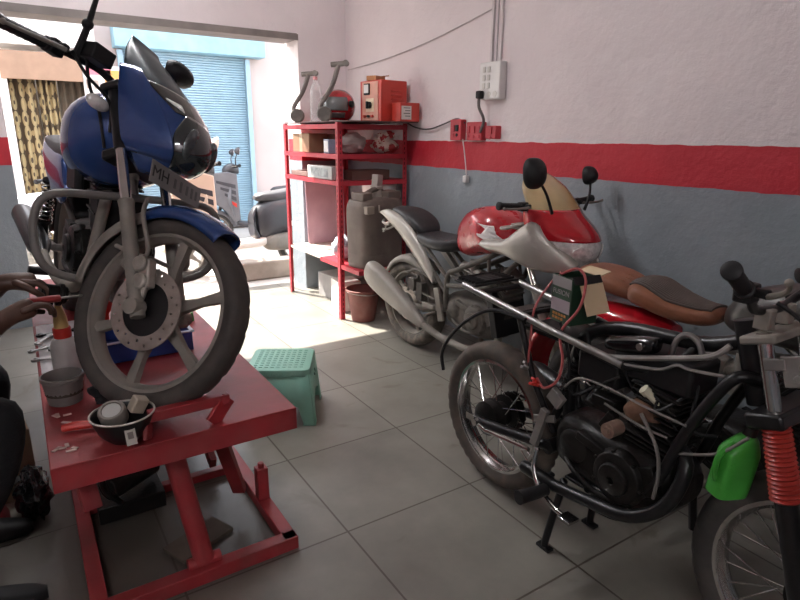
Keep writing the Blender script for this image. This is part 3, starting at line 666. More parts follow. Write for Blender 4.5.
indicator(t, SH, (1.01, -.11, .925), (1.04, -.165, .905), -1); indicator(t, SH, (1.0, .11, .955), (1.01, .2, .95), 1)
for i, pts in enumerate(([(.96, -.24, 1.02), (1.0, -.20, .97), (1.03, -.12, .93), (1.02, -.07, .85)], [(.97, -.20, 1.03), (.99, -.17, .95), (.98, -.10, .90), (1.00, -.05, .80)], [(.95, .2, 1.06), (1.05, .16, .96), (.98, .06, .85), (.80, .06, .8)])):
    tb('control_cable', pts, .005, BLKP, t, SH)
# leg guard on the frame
m_ = MB(); m_.tube([(1.00, 0, .36), (1.02, -.12, .34), (1.02, -.25, .38), (1.02, -.285, .50), (1.02, -.25, .60), (1.02, -.1, .615), (1.02, .1, .615), (1.02, .25, .60), (1.02, .285, .50), (1.02, .25, .38), (1.02, .12, .34), (1.0, 0, .36)], .0125, n=12); m_.tube([(1.02, 0, .615), (.96, 0, .70)], .012, sm=False); m_.build('leg_guard', GREYT, t)
m_ = MB(); m_.box((.74, -.13, .66), (.16, .03, .10)); m_.box((.80, .0, .52), (.12, .16, .2)); m_.build('air_box', BLKP, t, bevel=.01)
# ------------------------------------------------------------------ stripped black motorcycle in the foreground
t = thing('motorcycle', 'stripped black motorcycle in the foreground with bare frame, wire wheels and red fork gaiters', 'motorcycle', (1.57, 1.64, 0), (0, 0, R(-90)))
RC, FA, FT = (0, 0, .335), (1.205, 0, .332), (1.005, 0, .995)
KN = mat('brown_dusty_tyre', (.040, .034, .030), .75, var=.25, scale=8, dust=.45, dcol=(.135, .10, .075))
wheel(t, 'rear_wheel', .315, .098, RC, 'spoke', None, CHR, KN, hubr=.075, hubm=OILY, tread=.006, step=3)
wheel(t, 'front_wheel', .332, .095, FA, 'spoke', None, CHR, mat('black_front_tyre', (.02, .02, .02), .6, var=.15, dust=.12), hubr=.07, hubm=OILY, tread=.006, step=5)
PV = (.36, 0, .385)
swingarm(t, RC, PV, BLKM, r=.02, sp=.105)
m_ = MB(); m_.tube([(-.01, -.125, .335), (.05, -.12, .318), (.30, -.13, .355)], .009, n=8, sm=False); m_.box((-.03, -.115, .335), (.09, .008, .03)); m_.cyl((0, -.14, .335), (0, -.10, .335), .016, n=6); m_.build('brake_rod', CHR, t)
m_ = MB(); m_.lathe([(0, .0), (.05, .0), (.072, -.01), (.075, -.05)], (0, -.085, .335), (0, -1, 0), 28); m_.build('drum_plate', OILY, t)
chain(t, RC, PV, .075)
H0, H1 = (.925, 0, 1.0), (.995, 0, .80)
fr = MB(); fr.cyl((.915, 0, 1.005), (.985, 0, .79), .036)
fr.tube([(.93, 0, .95), (.80, 0, .90), (.55, 0, .875), (.40, 0, .80), (.36, 0, .62), (.37, 0, .42), (.42, 0, .34), (.56, -.10, .33)], .022, n=14)
for s_ in (-1, 1):
    fr.tube([(.985, s_*.03, .86), (.945, s_*.07, .865), (.905, s_*.088, .80), (.845, s_*.095, .66), (.785, s_*.10, .48), (.70, s_*.10, .37), (.56, s_*.10, .33)], .0165, n=12)
    fr.tube([(.80, 0, .90), (.74, s_*.05, .80), (.60, s_*.09, .788), (.36, s_*.11, .83)], .014, n=12, sm=False)
    fr.tube([(.36, s_*.07, .44), (.28, s_*.11, .62), (.20, s_*.12, .84)], .012, n=10, sm=False)
fr.tube([(.20, -.12, .845), (.20, .12, .845)], .011, sm=False); fr.tube([(-.05, -.12, .87), (-.05, .12, .87)], .011, sm=False)
fr.box((.30, 0, .80), (.20, .20, .012)); fr.box((.14, 0, .84), (.05, .22, .01)); fr.build('frame', BLKM, t)
for s_ in (-1, 1): MB().tube([(.62, s_*.092, .792), (.36, s_*.118, .83), (-.12, s_*.122, .89)], .0125, n=12, sm=False).build('subframe_rail', STEEL, t)
m_ = MB(); m_.box((-.12, 0, .895), (.13, .24, .010)); m_.box((-.11, .0, .902), (.08, .10, .012)); 
for k in range(6): m_.box((-.175+.021*k, 0, .903), (.007, .21, .014))
m_.build('tail_bracket', BLKP, t, bevel=.003)
m_ = MB(); m_.tube([(.25, -.14, .845), (.10, -.16, .845), (-.02, -.17, .78), (-.13, -.17, .68), (-.20, -.16, .58), (-.20, -.15, .50)], .0075); m_.build('loose_cable', BLKP, t)
shock(t, (.30, 0, .46), (.40, 0, .74), spring=BLKM)
eng = engine(t, .60, .44, OILY, OILY, s=1.12, tilt=6)
m_ = MB(); m_.cyl((.645, -.165, .60), (.645, -.11, .60), .024); m_.cyl((.645, -.178, .60), (.645, -.16, .60), .013, n=6); m_.build('oil_cap', mat('brass_brown_cap', (.25, .17, .13), .5, metal=.4), eng)
m_ = MB(); m_.box((.57, -.07, .64), (.09, .06, .05)); m_.box((.60, -.10, .60), (.03, .03, .07), eul(0, 30, 0)); m_.cyl((.52, -.1, .62), (.52, -.05, .66), .02); m_.build('carburettor_body', OILY, eng, bevel=.004)
m_ = MB(); m_.cyl((.74, -.06, .70), (.715, -.09, .735), .012); m_.cyl((.715, -.09, .735), (.705, -.10, .748), .016); m_.build('spark_plug_cap', mat('cream_plug', (.62, .60, .45), .5), eng)
m_ = MB(); m_.body([(.64, -.07, .655, .02, .015, 2.4), (.67, -.07, .66, .04, .035, 2.4), (.72, -.06, .655, .035, .032, 2.4), (.75, -.05, .65, .015, .015, 2)]); m_.build('air_intake', RUST, eng)
m_ = MB(); m_.tube([(.44, -.13, .66), (.50, -.14, .715), (.60, -.14, .725), (.74, -.13, .71), (.86, -.12, .70)], .004); m_.tube([(.60, -.13, .665), (.72, -.12, .64), (.80, -.1, .63)], .004); m_.tube([(.84, -.10, .60), (.95, -.12, .66), (1.02, -.12, .74)], .0045); m_.tube([(.72, -.12, .68), (.78, -.12, .60), (.80, -.12, .52), (.80, -.13, .44)], .0055); m_.build('control_cable', GREYT, t)
exhaust(t, [(.76, -.04, .62), (.86, -.09, .57), (.84, -.13, .44), (.74, -.145, .35), (.60, -.15, .32), (.45, -.155, .30)], .021, BLKM, (.46, -.155, .30), (.30, -.16, .305), .024, BLKM, nm='exhaust_stub')
m_ = MB(); m_.tube([(.44, -.1, .30), (.5, -.12, .285), (.66, -.12, .29), (.72, -.08, .31)], .010); m_.box((.58, 0, .315), (.26, .20, .012)); m_.build('skid_plate', BLKM, t, bevel=.003)
m_ = MB(); m_.tube([(.40, -.11, .30), (.44, -.20, .285)], .013, sm=False); m_.tube([(.44, -.18, .285), (.43, -.30, .29)], [.021, .025], n=12, sm=False); m_.build('footpeg', BLKP, t)
m_ = MB(); m_.tube([(.40, .11, .30), (.44, .20, .285)], .013, sm=False); m_.tube([(.44, .18, .285), (.43, .30, .29)], [.021, .025], n=12, sm=False); m_.build('footpeg', BLKP, t)
m_ = MB(); m_.tube([(.36, -.15, .40), (.37, -.17, .33), (.42, -.18, .27), (.50, -.19, .245), (.56, -.20, .25)], .010); m_.box((.565, -.205, .255), (.05, .05, .012)); m_.build('brake_pedal', CHR, t, bevel=.002)
m_ = MB(); m_.box((.335, -.12, .46), (.03, .02, .16), eul(0, 15, 0)); m_.box((.35, -.115, .50), (.10, .012, .025), eul(0, -20, 0)); m_.box((.40, -.12, .60), (.06, .02, .05), eul(0, 30, 0)); m_.build('mount_bracket', GREYT, t, bevel=.002)
stand_legs(t, .44, .29, sp=.125)
fk = fork_legs(t, FA, FT, .10, None, low=.45, rs=.0175, rl=.027, mu=CHR, ml=BLKM, gaiter=(.42, .70))
m_ = MB(); m_.box((1.0, 0, .995), (.085, .26, .022), eul(0, -18, 0)); m_.build('top_yoke', DUSTM, t, bevel=.006)
m_ = MB(); m_.box((1.05, 0, .80), (.09, .27, .04), eul(0, -18, 0)); m_.build('lower_yoke', BLKM, t, bevel=.008)
for s_ in (-1, 1):
    m_ = MB(); m_.box((1.045, s_*.118, .945), (.05, .008, .03), eul(0, -18, 0)); m_.box((1.10, s_*.115, .945), (.075, .01, .075), eul(0, -18, 0)); m_.cyl((1.105, s_*.108, .958), (1.105, s_*.126, .958), .010, n=6); m_.cyl((1.10, s_*.108, .928), (1.10, s_*.126, .928), .010, n=6); m_.build('headlamp_bracket', GREYT, t, bevel=.003)
h = handlebar(t, None, [(.975, -.03, 1.05), (.97, -.10, 1.06), (1.0, -.20, 1.115), (1.035, -.365, 1.20)], m=BLKM, lx=.055)
for s_ in (-1, 1): m_ = MB(); m_.box((.975, s_*.05, 1.03), (.04, .032, .055)); m_.build('bar_clamp', DUSTM, h, bevel=.004)
m_ = MB(); m_.cyl((.978, -.215, 1.135), (.970, -.217, 1.135), .009); m_.build('start_button', mat('pale_red_button', (.55, .30, .28), .5), h)
m_ = MB(); m_.tube([(1.05, -.18, 1.11), (1.10, -.14, 1.06), (1.10, -.08, .96), (1.02, -.05, .85)], .005); m_.tube([(.95, .1, 1.06), (1.05, .12, 1.08), (1.1, .08, .95), (1.0, .05, .8)], .006); m_.build('throttle_cable', BLKP, h)
# loose wiring loom over the frame
m_ = MB(); random.seed(8)
for k in range(9):
    x = .36+.05*k; m_.tube([(x, -.06+random.uniform(-.05, .05), .80+random.uniform(-.06, .06)), (x+.06, random.uniform(-.12, .02), .72+random.uniform(-.05, .08)), (x+.10, random.uniform(-.12, .02), .66+random.uniform(-.05, .05)), (x+.16, random.uniform(-.1, 0), .74+random.uniform(-.06, .06))], .0045+.002*random.random(), n=6)
m_.build('wiring_loom', BLKP, t)
m_ = MB(); m_.box((.70, 0, .80), (.26, .15, .10)); m_.box((.52, 0, .74), (.16, .16, .10)); m_.build('electrics_tray', BLKP, t, bevel=.012)
m_ = MB(); m_.body([(.535, -.05, .835, .02, .012, 2.4), (.55, -.055, .838, .03, .022, 2.6), (.64, -.055, .858, .032, .028, 2.8), (.695, -.055, .872, .03, .026, 2.6), (.705, -.055, .874, .02, .018, 2.4)]); m_.build('ignition_coil', BLKG, t)
m_ = MB(); m_.cyl((.672, -.098, .868), (.672, -.084, .868), .011); m_.build('coil_bolt', CHR, t)
MB().tube([(.56, -.085, .80), (.64, -.09, .822), (.82, -.085, .88), (.88, -.075, .905), (.91, -.06, .94)], .0085).build('fuel_rail', STEEL, t); MB().tube([(.62, -.09, .795), (.74, -.09, .82), (.79, -.09, .85), (.83, -.09, .85), (.92, -.08, .86)], .005).build('brake_pipe', STEEL, t)
MB().tube([(.735, -.03, .85), (.745, -.03, .90), (.775, -.03, .925), (.81, -.03, .91), (.825, -.03, .875)], .009).build('horn_ring', STEEL, t)

# carton with the battery box print, standing on the bare subframe
t = thing('battery_carton', 'open dark green battery carton with cream flaps standing on the bare black motorcycle', 'carton', (1.585, 1.315, .838), (0, 0, R(-10)))
W_, D_, H_ = .115, .105, .165
cb = MB()
for c_, d_ in (((-W_/2, 0, H_/2), (.003, D_, H_)), ((W_/2, 0, H_/2), (.003, D_, H_)), ((0, -D_/2, H_/2), (W_, .003, H_)), ((0, D_/2, H_/2), (W_, .003, H_)), ((0, 0, .002), (W_, D_, .003))): cb.box(c_, d_)
cb.build('box', GREENC, t, bevel=.001)
bx('upper_print', (-W_/2-.0022, 0, H_-.02), (.001, D_*.98, .036), GREYC, t, bevel=0); bx('lilac_label', (-W_/2-.0022, 0, .062), (.001, D_*.94, .045), LILAC, t, bevel=0)
text('carton_lettering', 'FUSION', .025, GREYC, t, frame_m((-W_/2-.0025, 0, .108), (0, -1, 0), (0, 0, 1)))
for k in range(2):
    m_ = MB()
    for q in range(5-k): m_.box((-W_/2-.0022, .032-.015*q, .028-.014*k), (.001, .011, .009))
    m_.build('orange_print', ORNG, t)
m_ = MB(); m_.box((.018, -D_/2-.030, H_-.068), (W_*.95, .003, .105), eul(-24, 0, 8)); m_.build('flap', CREAMC, t)
m_ = MB(); m_.box((W_/2+.022, .0, H_+.008), (.05, D_, .003), eul(0, -15, 0)); m_.build('flap', CREAMC, t)
m_ = MB(); m_.box((0, -D_/2-.006, H_-.004), (W_, .004, .028), eul(-35, 0, 0)); m_.build('black_strip', BLKP, t)
m_ = MB(); m_.box((0, 0, .075), (W_-.01, D_-.01, .14)); m_.build('packing', BLKP, t)
# red jumper wires
o = MB(); o.tube([(1.56, 1.36, 1.0), (1.57, 1.30, 1.03), (1.55, 1.245, 1.0), (1.50, 1.22, .92), (1.465, 1.26, .83), (1.44, 1.22, .75), (1.44, 1.235, .67), (1.45, 1.30, .615), (1.46, 1.345, .635)], .0048); o.tube([(1.57, 1.37, 1.005), (1.53, 1.385, .96), (1.47, 1.39, .88), (1.45, 1.38, .76), (1.45, 1.38, .68), (1.455, 1.36, .635)], .0042)
tag(o.build('jumper_wire', PINKW), 'faded red jumper wires hanging from the battery carton', 'wire')
for (p, lb, mm) in (((1.445, 1.335, .622), 'red crocodile clip at the end of the jumper wires', REDB), ((1.452, 1.388, .665), 'small silver crocodile clip on the jumper wires left of the red clip', STEEL)):
    o = MB(M4.Translation(p) @ M4.Rotation(R(30), 4, 'Y')); o.box((0, 0, .006), (.055, .014, .010), eul(0, 8, 0)); o.box((0, 0, -.006), (.055, .014, .010), eul(0, -8, 0)); o.cyl((0, -.012, 0), (0, .012, 0), .008); tag(o.build('crocodile_clip', mm, bevel=.002), lb, 'clip')
# green oil bottle wedged by the engine
t = thing('oil_bottle', 'bright green plastic oil bottle wedged beside the front of the black motorcycle', 'bottle', (1.49, .668, .545), (R(4), R(5), R(-20)))
t.scale = (.82, .82, .82)
m_ = MB(); m_.body([(0, 0, 0, .055, .035, 4), (.006, 0, 0, .062, .040, 4), (.13, 0, 0, .062, .040, 4), (.165, 0, .0, .058, .038, 3.4), (.20, .012, 0, .035, .03, 2.4), (.215, .016, 0, .02, .02, 2)], axis='z', n=30, m=40); m_.build('bottle_body', GRNP, t, angle=50)
m_ = MB(); m_.cyl((.016, 0, .21), (.016, 0, .245), .021); m_.build('cap', BLKP, t, bevel=.003)
m_ = MB(); m_.tube([(-.058, 0, .05), (-.075, 0, .09), (-.07, 0, .15), (-.03, 0, .185)], .010); m_.build('bottle_handle', GRNP, t)

# ------------------------------------------------------------------ old red motorcycle with tan saddles, behind the black one
t = thing('motorcycle', 'old red motorcycle with tan pillion pad and ribbed tan saddle behind the black motorcycle', 'motorcycle', (2.08, 1.52, 0), (0, 0, R(-90)))
commuter(t, BLKG, wheelk='spoke', wb=1.30, tank=False, seat=False, tail=False, eng=OILY, rimm=CHR, Rr=.315)
fender(t, 'rear_fender', (0, 0, .315), .315, .17, 40, 200, REDP, gap=.13)
MB().body([(.30, 0, .72, .05, .04, 2.4), (.18, 0, .735, .12, .06, 2.6), (-.08, 0, .73, .12, .06, 2.6), (-.25, 0, .68, .07, .04, 2.2)]).build('tail_cover', REDP, t)
pq = MB(); rows = []
pq.body([(-.135, 0, .885, .05, .015, 2.4), (-.115, 0, .892, .105, .04, 2.8), (.0, 0, .886, .12, .045, 2.8), (.10, 0, .868, .105, .038, 2.8), (.15, 0, .848, .07, .028, 2.6), (.165, 0, .843, .03, .012, 2)], n=32, m=40)
pil = pq.build('pillion_pad', TAN, t, angle=60)
q = MB()
for i in range(5): q.tube([(-.10+.20*k/8, -.07+.035*i, .9335-.0035*abs(i-2)-.022*(k/8)**2) for k in range(9)], .0016, n=5, sm=False)
q.build('stitching', mat('tan_thread', (.30, .14, .08), .7), pil)
sd = MB(); sd.body([(.115, 0, .865, .05, .035, 2.3), (.14, 0, .87, .105, .048, 2.6), (.19, 0, .868, .125, .052, 2.8), (.30, 0, .84, .11, .044, 2.8), (.40, 0, .832, .085, .038, 2.6), (.455, 0, .84, .065, .032, 2.4), (.475, 0, .845, .03, .012, 2)], n=36, m=44)
so = sd.build('saddle', TAN, t, angle=60)
SK = lerpkeys([(.115, .865, .05, .035, 2.3), (.14, .87, .105, .048, 2.6), (.19, .868, .125, .052, 2.8), (.30, .84, .11, .044, 2.8), (.40, .832, .085, .038, 2.6), (.455, .84, .065, .032, 2.4), (.475, .845, .03, .012, 2)], 120)
def top_z(x, y):
    k = min(SK, key=lambda q_: abs(q_[0]-x)); return k[1]+k[3]*max(0, 1-min(1, abs(y/k[2]))**k[4])**(1/k[4])
q = MB()
for i in range(15):
    f = (i-7)/7; pts = []
    for k in range(17):
        x = .138+.315*k/16; y = f*(.088 if x < .3 else .088-.27*(x-.3)); pts.append((x, y, top_z(x, y)+.001))
    q.tube(pts, .0066, n=8, sm=False)
q.build('ribbed_top', BROWNB, so, angle=80)
tank_body(t, [(.50, 0, .86, .05, .04, 2.4), (.56, 0, .885, .10, .08, 2.6), (.70, 0, .91, .135, .105, 2.8), (.84, 0, .915, .14, .11, 2.6), (.96, 0, .91, .09, .08, 2.3), (.985, 0, .905, .04, .03, 2)], mat('dull_dark_tank', (.028, .026, .025), .35, coat=.2, dust=.08))
m_ = MB(); m_.tube([(.60, -.08, .80), (.68, -.085, .845), (.76, -.08, .80)], .012); m_.build('chrome_trim', CHR, t)
m_ = MB(); m_.cyl((.2, -.13, .72), (.34, -.13, .73), .04); m_.build('tool_box', CHR, t)
AXB, TPB = (1.30, 0, .315), (1.02, 0, .98)
wheel(t, 'front_wheel', .315, .09, AXB, 'spoke', None, CHR, RUB, hubr=.07, hubm=OILY)
fork_legs(t, AXB, TPB, .09); fender(t, 'front_fender', AXB, .315, .13, 20, 165, REDP)
h = handlebar(t, None, [(1.0, -.03, 1.03), (.98, -.12, 1.10), (.90, -.24, 1.13), (.83, -.34, 1.11)])
mirror_arm(h, None, (.90, -.25, 1.13), (.875, -.36, 1.24), head=(.05, .05, .07), sgn=-1, m=WHITE)
m_ = MB(); m_.lathe([(0, -.13), (.06, -.11), (.085, -.05), (.09, 0), (.085, .008), (0, .012)], (1.17, 0, .95), (1, 0, 0), 28); m_.build('headlamp', CHR, t)
MB().tube([(.62, .14, .34), (.66, .27, .02)], .013, sm=False).build('side_stand', BLKM, t)
MB().tube([(.52, -.12, .34), (.52, -.10, .16), (.53, -.08, .015)], .016, sm=False).build('side_stand', BLKM, t)

# ------------------------------------------------------------------ red and silver half faired motorcycle by the wall
t = thing('motorcycle', 'dusty red and silver half faired sport motorcycle parked beside the grey wall', 'motorcycle', (2.28, 3.32, 0), (0, 0, R(-87)))
c = (0, 0, .315)
wheel(t, 'rear_wheel', .315, .13, c, 'alloy', None, DUSTM, RUBD, nsp=5, hubr=.06, disc=-1)
swingarm(t, c, (.50, 0, .40), DUSTM, r=.024, sp=.10); chain(t, c, (.50, 0, .40), .08, DUSTM)
fr = MB(); fr.cyl((.98, 0, .96), (1.03, 0, .80), .035)
for s_ in (-1, 1):
    y0 = s_*.12
    fr.tube([(1.0, s_*.05, .90), (.85, y0, .80), (.62, y0*1.1, .69), (.50, y0, .62), (.47, y0*.9, .40)], .017, n=12)
    fr.tube([(1.02, s_*.05, .80), (.88, y0*1.1, .64), (.72, y0*1.1, .60), (.5, y0, .56)], .015, n=12)
    fr.tube([(.85, y0, .80), (.88, y0*1.1, .64), (.66, y0*1.1, .70)], .012, n=8, sm=False); fr.tube([(.66, y0*1.1, .70), (.72, y0*1.1, .60), (.52, y0, .64)], .012, n=8, sm=False)
    fr.tube([(.48, y0*.9, .60), (.2, y0*.8, .80), (-.12, s_*.06, .93)], .013, n=8, sm=False); fr.tube([(.47, y0*.9, .5), (.2, y0*.8, .74), (.05, s_*.08, .86)], .012, n=8, sm=False)
fr.build('trellis_frame', DUSTD, t)
engine(t, .68, .40, mat('dusty_dark_engine', (.06, .055, .05), .6, metal=.3, var=.3, dust=.45, dcol=(.20, .17, .14), bump=.1), DUSTD, s=1.2, tilt=30)
m_ = MB(); m_.box((.90, 0, .48), (.05, .26, .30), eul(0, -15, 0)); m_.build('radiator', BLKM, t, bevel=.005)
m_ = MB(); m_.box((.43, -.13, .42), (.05, .02, .22), eul(0, -15, 0)); m_.box((.36, -.16, .40), (.12, .02, .03)); m_.tube([(.40, -.14, .36), (.42, -.24, .36)], .013, sm=False); m_.build('foot_bracket', DUSTM, t, bevel=.004)
# silencer: upswept tapered can
ms = MB(); A, B = V((.30, -.175, .27)), V((-.28, -.20, .535)); d = (B-A).normalized(); T_ = frame_m(A, d, (0, 1, 0))
ms = MB(T_); ms.body([(-.02, 0, 0, .02, .03, 2.2), (.05, 0, 0, .035, .045, 2.4), (.25, 0, 0, .048, .07, 3), (.45, 0, .004, .055, .088, 3.2), (.58, 0, .006, .056, .085, 3.2), (.64, 0, .0, .045, .065, 2.8), (.655, 0, -.004, .02, .03, 2)], n=26, m=40)
ex = MB().tube([(.86, -.05, .42), (.92, -.08, .30), (.80, -.10, .20), (.5, -.13, .2), (.30, -.175, .27)], .024, n=12).build('exhaust', DUSTM, t); ms.build('silencer', mat('dusty_silencer', (.30, .28, .255), .5, metal=.4, var=.15, dust=.45, dcol=(.34, .30, .26)), ex, angle=55)
tank_body(t, [(.52, 0, .86, .06, .06, 2.4), (.55, 0, .875, .10, .11, 2.6), (.63, 0, .905, .13, .145, 2.8), (.75, 0, .935, .165, .14, 2.8), (.87, 0, .935, .165, .125, 2.7), (.97, 0, .92, .11, .10, 2.4), (1.03, 0, .91, .06, .06, 2.2), (1.045, 0, .905, .02, .02, 2)], mat('dusty_red_paint', (.44, .012, .022), .24, var=.12, coat=.5, dust=.14, dcol=(.34, .12, .12)))
# white wing emblem on the tank flank, laid on the curved surface
def tank_y(x, z):
    ks = lerpkeys([(.52, .86, .06, .06), (.55, .875, .10, .11), (.63, .905, .13, .145), (.75, .935, .165, .14), (.87, .935, .165, .125), (.97, .92, .11, .10), (1.03, .91, .06, .06)], 60)
    k = min(ks, key=lambda q: abs(q[0]-x)); b_ = min(1, abs((z-k[1])/k[3])); return -k[2]*(1-b_**2.75)**(1/2.75)-.003
wm = mat('white_decal', (.78, .74, .72), .4)
def decal(rowsxz):
    return [[(x, tank_y(x, z), z) for x, z in row] for row in rowsxz]
wg = MB()
for (a_, b_) in ((((0.790, 0.995), (0.875, 0.985), (0.905, 0.990)), ((0.820, 0.985), (0.875, 0.965), (0.930, 0.925))), (((0.875, 0.985), (0.920, 0.945), (0.960, 0.915)), ((0.830, 0.935), (0.900, 0.915), (0.950, 0.885))), (((0.795, 0.935), (0.840, 0.938), (0.890, 0.935)), ((0.805, 0.922), (0.870, 0.905), (0.940, 0.875)))):
    rows = []
    for i in range(7):
        u = i/6; rows.append([(a_[0][0]*(1-u)*(1-v)+0, 0) if False else ((1-u)*(a_[0][0]*(1-v)**2+2*v*(1-v)*a_[1][0]+v*v*a_[2][0])+u*(b_[0][0]*(1-v)**2+2*v*(1-v)*b_[1][0]+v*v*b_[2][0]), (1-u)*(a_[0][1]*(1-v)**2+2*v*(1-v)*a_[1][1]+v*v*a_[2][1])+u*(b_[0][1]*(1-v)**2+2*v*(1-v)*b_[1][1]+v*v*b_[2][1])) for v in [j/9 for j in range(10)]])
    wg.grid(decal(rows))
wg.build('wing_emblem', wm, t, thick=.0015)
MB().body([(.10, 0, .80, .06, .03, 2.6), (.14, 0, .81, .11, .04, 2.8), (.28, 0, .80, .13, .05, 2.8), (.42, 0, .80, .12, .05, 2.8), (.54, 0, .83, .07, .04, 2.6), (.56, 0, .835, .03, .02, 2)], n=26).build('rider_seat', SEAT, t, angle=60)
MB().body([(-.20, 0, .955, .04, .015, 2.4), (-.16, 0, .955, .085, .035, 2.6), (-.02, 0, .935, .11, .05, 2.8), (.10, 0, .895, .11, .05, 2.8), (.17, 0, .86, .08, .035, 2.6), (.19, 0, .85, .03, .015, 2)], n=26).build('pillion_seat', SEAT, t, angle=60)
for s_ in (-1, 1):
    rows = []
    for (x, z, h_) in ((-.24, .945, .012), (-.16, .935, .035), (-.02, .88, .05), (.10, .80, .055), (.22, .70, .05), (.32, .60, .03), (.36, .55, .008)):
        rows.append([(x-h_*.5, s_*.115, z-h_), (x-h_*.2, s_*.132, z-h_*.4), (x+h_*.2, s_*.132, z+h_*.4), (x+h_*.5, s_*.110, z+h_)])
    MB().grid(lerp_rows(rows, 24)).build('tail_panel', SILV, t, thick=.006, angle=60)
m_ = MB(); m_.tube([(-.18, -.05, .90), (-.26, -.06, .86), (-.33, -.05, .855), (-.36, -.02, .87)], .009); m_.tube([(-.18, .05, .90), (-.28, .04, .84), (-.34, .0, .80), (-.37, -.03, .80)], .009); m_.box((-.29, 0, .845), (.06, .10, .012)); m_.tube([(-.31, -.03, .85), (-.33, -.03, .80), (-.31, -.06, .79)], .007); m_.build('tail_bracket', SILV, t, bevel=.002)
fender(t, 'rear_hugger', c, .315, .16, 50, 150, DUSTM, gap=.03)
m_ = MB(); m_.tube([(.06, -.10, .56), (.18, -.12, .60), (.38, -.11, .55)], .011, n=8); m_.tube([(.08, -.12, .44), (.2, -.12, .56), (.2, -.12, .46), (.38, -.13, .44)], .009, n=8, sm=False); m_.box((.15, -.12, .50), (.07, .06, .08)); m_.box((.22, -.11, .46), (.06, .05, .12)); m_.build('rear_caliper', DUSTD, t, bevel=.004)
AXC, TPC = (1.37, 0, .305), (1.06, 0, .97)
wheel(t, 'front_wheel', .305, .115, AXC, 'alloy', None, DUSTM, RUBD, nsp=5, hubr=.05, disc=-1)
fork_legs(t, AXC, TPC, .10, low=.6); fender(t, 'front_fender', AXC, .305, .14, 35, 150, BLKP)
h = handlebar(t, None, [(1.08, -.03, 1.06), (1.12, -.14, 1.10), (1.16, -.22, 1.125), (1.15, -.36, 1.135)], m=BLKM)
m_ = MB(); m_.tube([(1.02, -.08, 1.0), (.98, -.16, .99), (1.05, -.20, 1.0), (1.10, -.12, 1.02)], .010); m_.box((1.04, 0, 1.0), (.07, .24, .03)); m_.build('top_yoke', ALU, t, bevel=.004)
# nose fairing
CK = [(z_+.035, a_, b_, c_) for z_, a_, b_, c_ in [(.80, 1.30, 1.42, .07), (.86, 1.24, 1.475, .125), (.92, 1.18, 1.475, .165), (.98, 1.14, 1.43, .18), (1.05, 1.12, 1.34, .17), (1.12, 1.09, 1.27, .165), (1.18, 1.06, 1.20, .15), (1.235, 1.04, 1.12, .10), (1.25, 1.04, 1.09, .07)]]
def dsc(z, a, off=0.0):
    for i in range(len(CK)-1):
        if z <= CK[i+1][0] or i == len(CK)-2: break
    k1, k2 = CK[i], CK[i+1]; tt = (z-k1[0])/(k2[0]-k1[0]); tt = max(0, min(1, tt)); k0, k3 = CK[max(i-1, 0)], CK[min(i+2, len(CK)-1)]
    f = lambda q: .5*(2*k1[q]+(k2[q]-k0[q])*tt+(2*k0[q]-5*k1[q]+4*k2[q]-k3[q])*tt*tt+(3*k1[q]-k0[q]-3*k2[q]+k3[q])*tt**3)
    a = R(a); return (f(1)+(f(2)-f(1)+off)*max(cos(a), 0)**.8, (f(3)+off)*sin(a), z)
def pc(nm, z0, z1, A0, A1, m, off=0.0, par=None, thick=.004):
    rows = [[dsc(z0+(z1-z0)*i/16, A0(i/16)+(A1(i/16)-A0(i/16))*j/24, off) for j in range(25)] for i in range(17)]
    return MB().grid(rows).build(nm, m, par or t, thick=thick, angle=60)
pc('nose_fairing', .965, 1.11, lambda u: -88, lambda u: 88, REDP)
hl = pc('headlight', .835, .98, lambda u: -60-10*u, lambda u: 60+10*u, LENS, off=-.004)
for s_ in (-1, 1):
    pc('headlight_reflector', .87, .95, lambda u: s_*30-18*sin(pi*u), lambda u: s_*30+18*sin(pi*u), mat('bright_reflector', (.8, .8, .78), .1, metal=.3, var=.3, scale=50), off=.004, par=hl)
pc('windscreen', 1.095, 1.285, lambda u: -80, lambda u: 80, AMBER, thick=.003)
for s_ in (-1, 1):
    rows = []
    for (x, zt_, zb_, y) in ((.84, .905, .86, .19), (.92, .92, .85, .205), (1.04, .94, .85, .215), (1.13, 1.0, .83, .22), (1.22, 1.05, .81, .205), (1.31, .97, .80, .165), (1.39, .90, .80, .125), (1.43, .86, .81, .095)):
        rows.append([(x, s_*(y-.025), zt_), (x, s_*y, zt_-.02), (x, s_*(y+.004), (zt_+zb_)/2), (x, s_*y, zb_+.02), (x, s_*(y-.03), zb_)])
    MB().grid(lerp_rows(rows, 30)).build('side_fairing', SILV, t, thick=.005, angle=60)
m_ = MB(); m_.box((1.12, 0, 1.03), (.10, .16, .05)); m_.build('instrument_pod', BLKP, t, bevel=.01)
mirror_arm(t, None, (1.30, -.145, 1.10), (1.29, -.25, 1.27), head=(.09, .065, .075), sgn=-1, yaw=-8)
mirror_arm(t, None, (1.24, .19, 1.09), (1.21, .26, 1.24), head=(.062, .048, .05), sgn=0, yaw=0)
MB().tube([(.45, .12, .34), (.47, .28, .015)], .013, sm=False).build('side_stand', DUSTM, t)
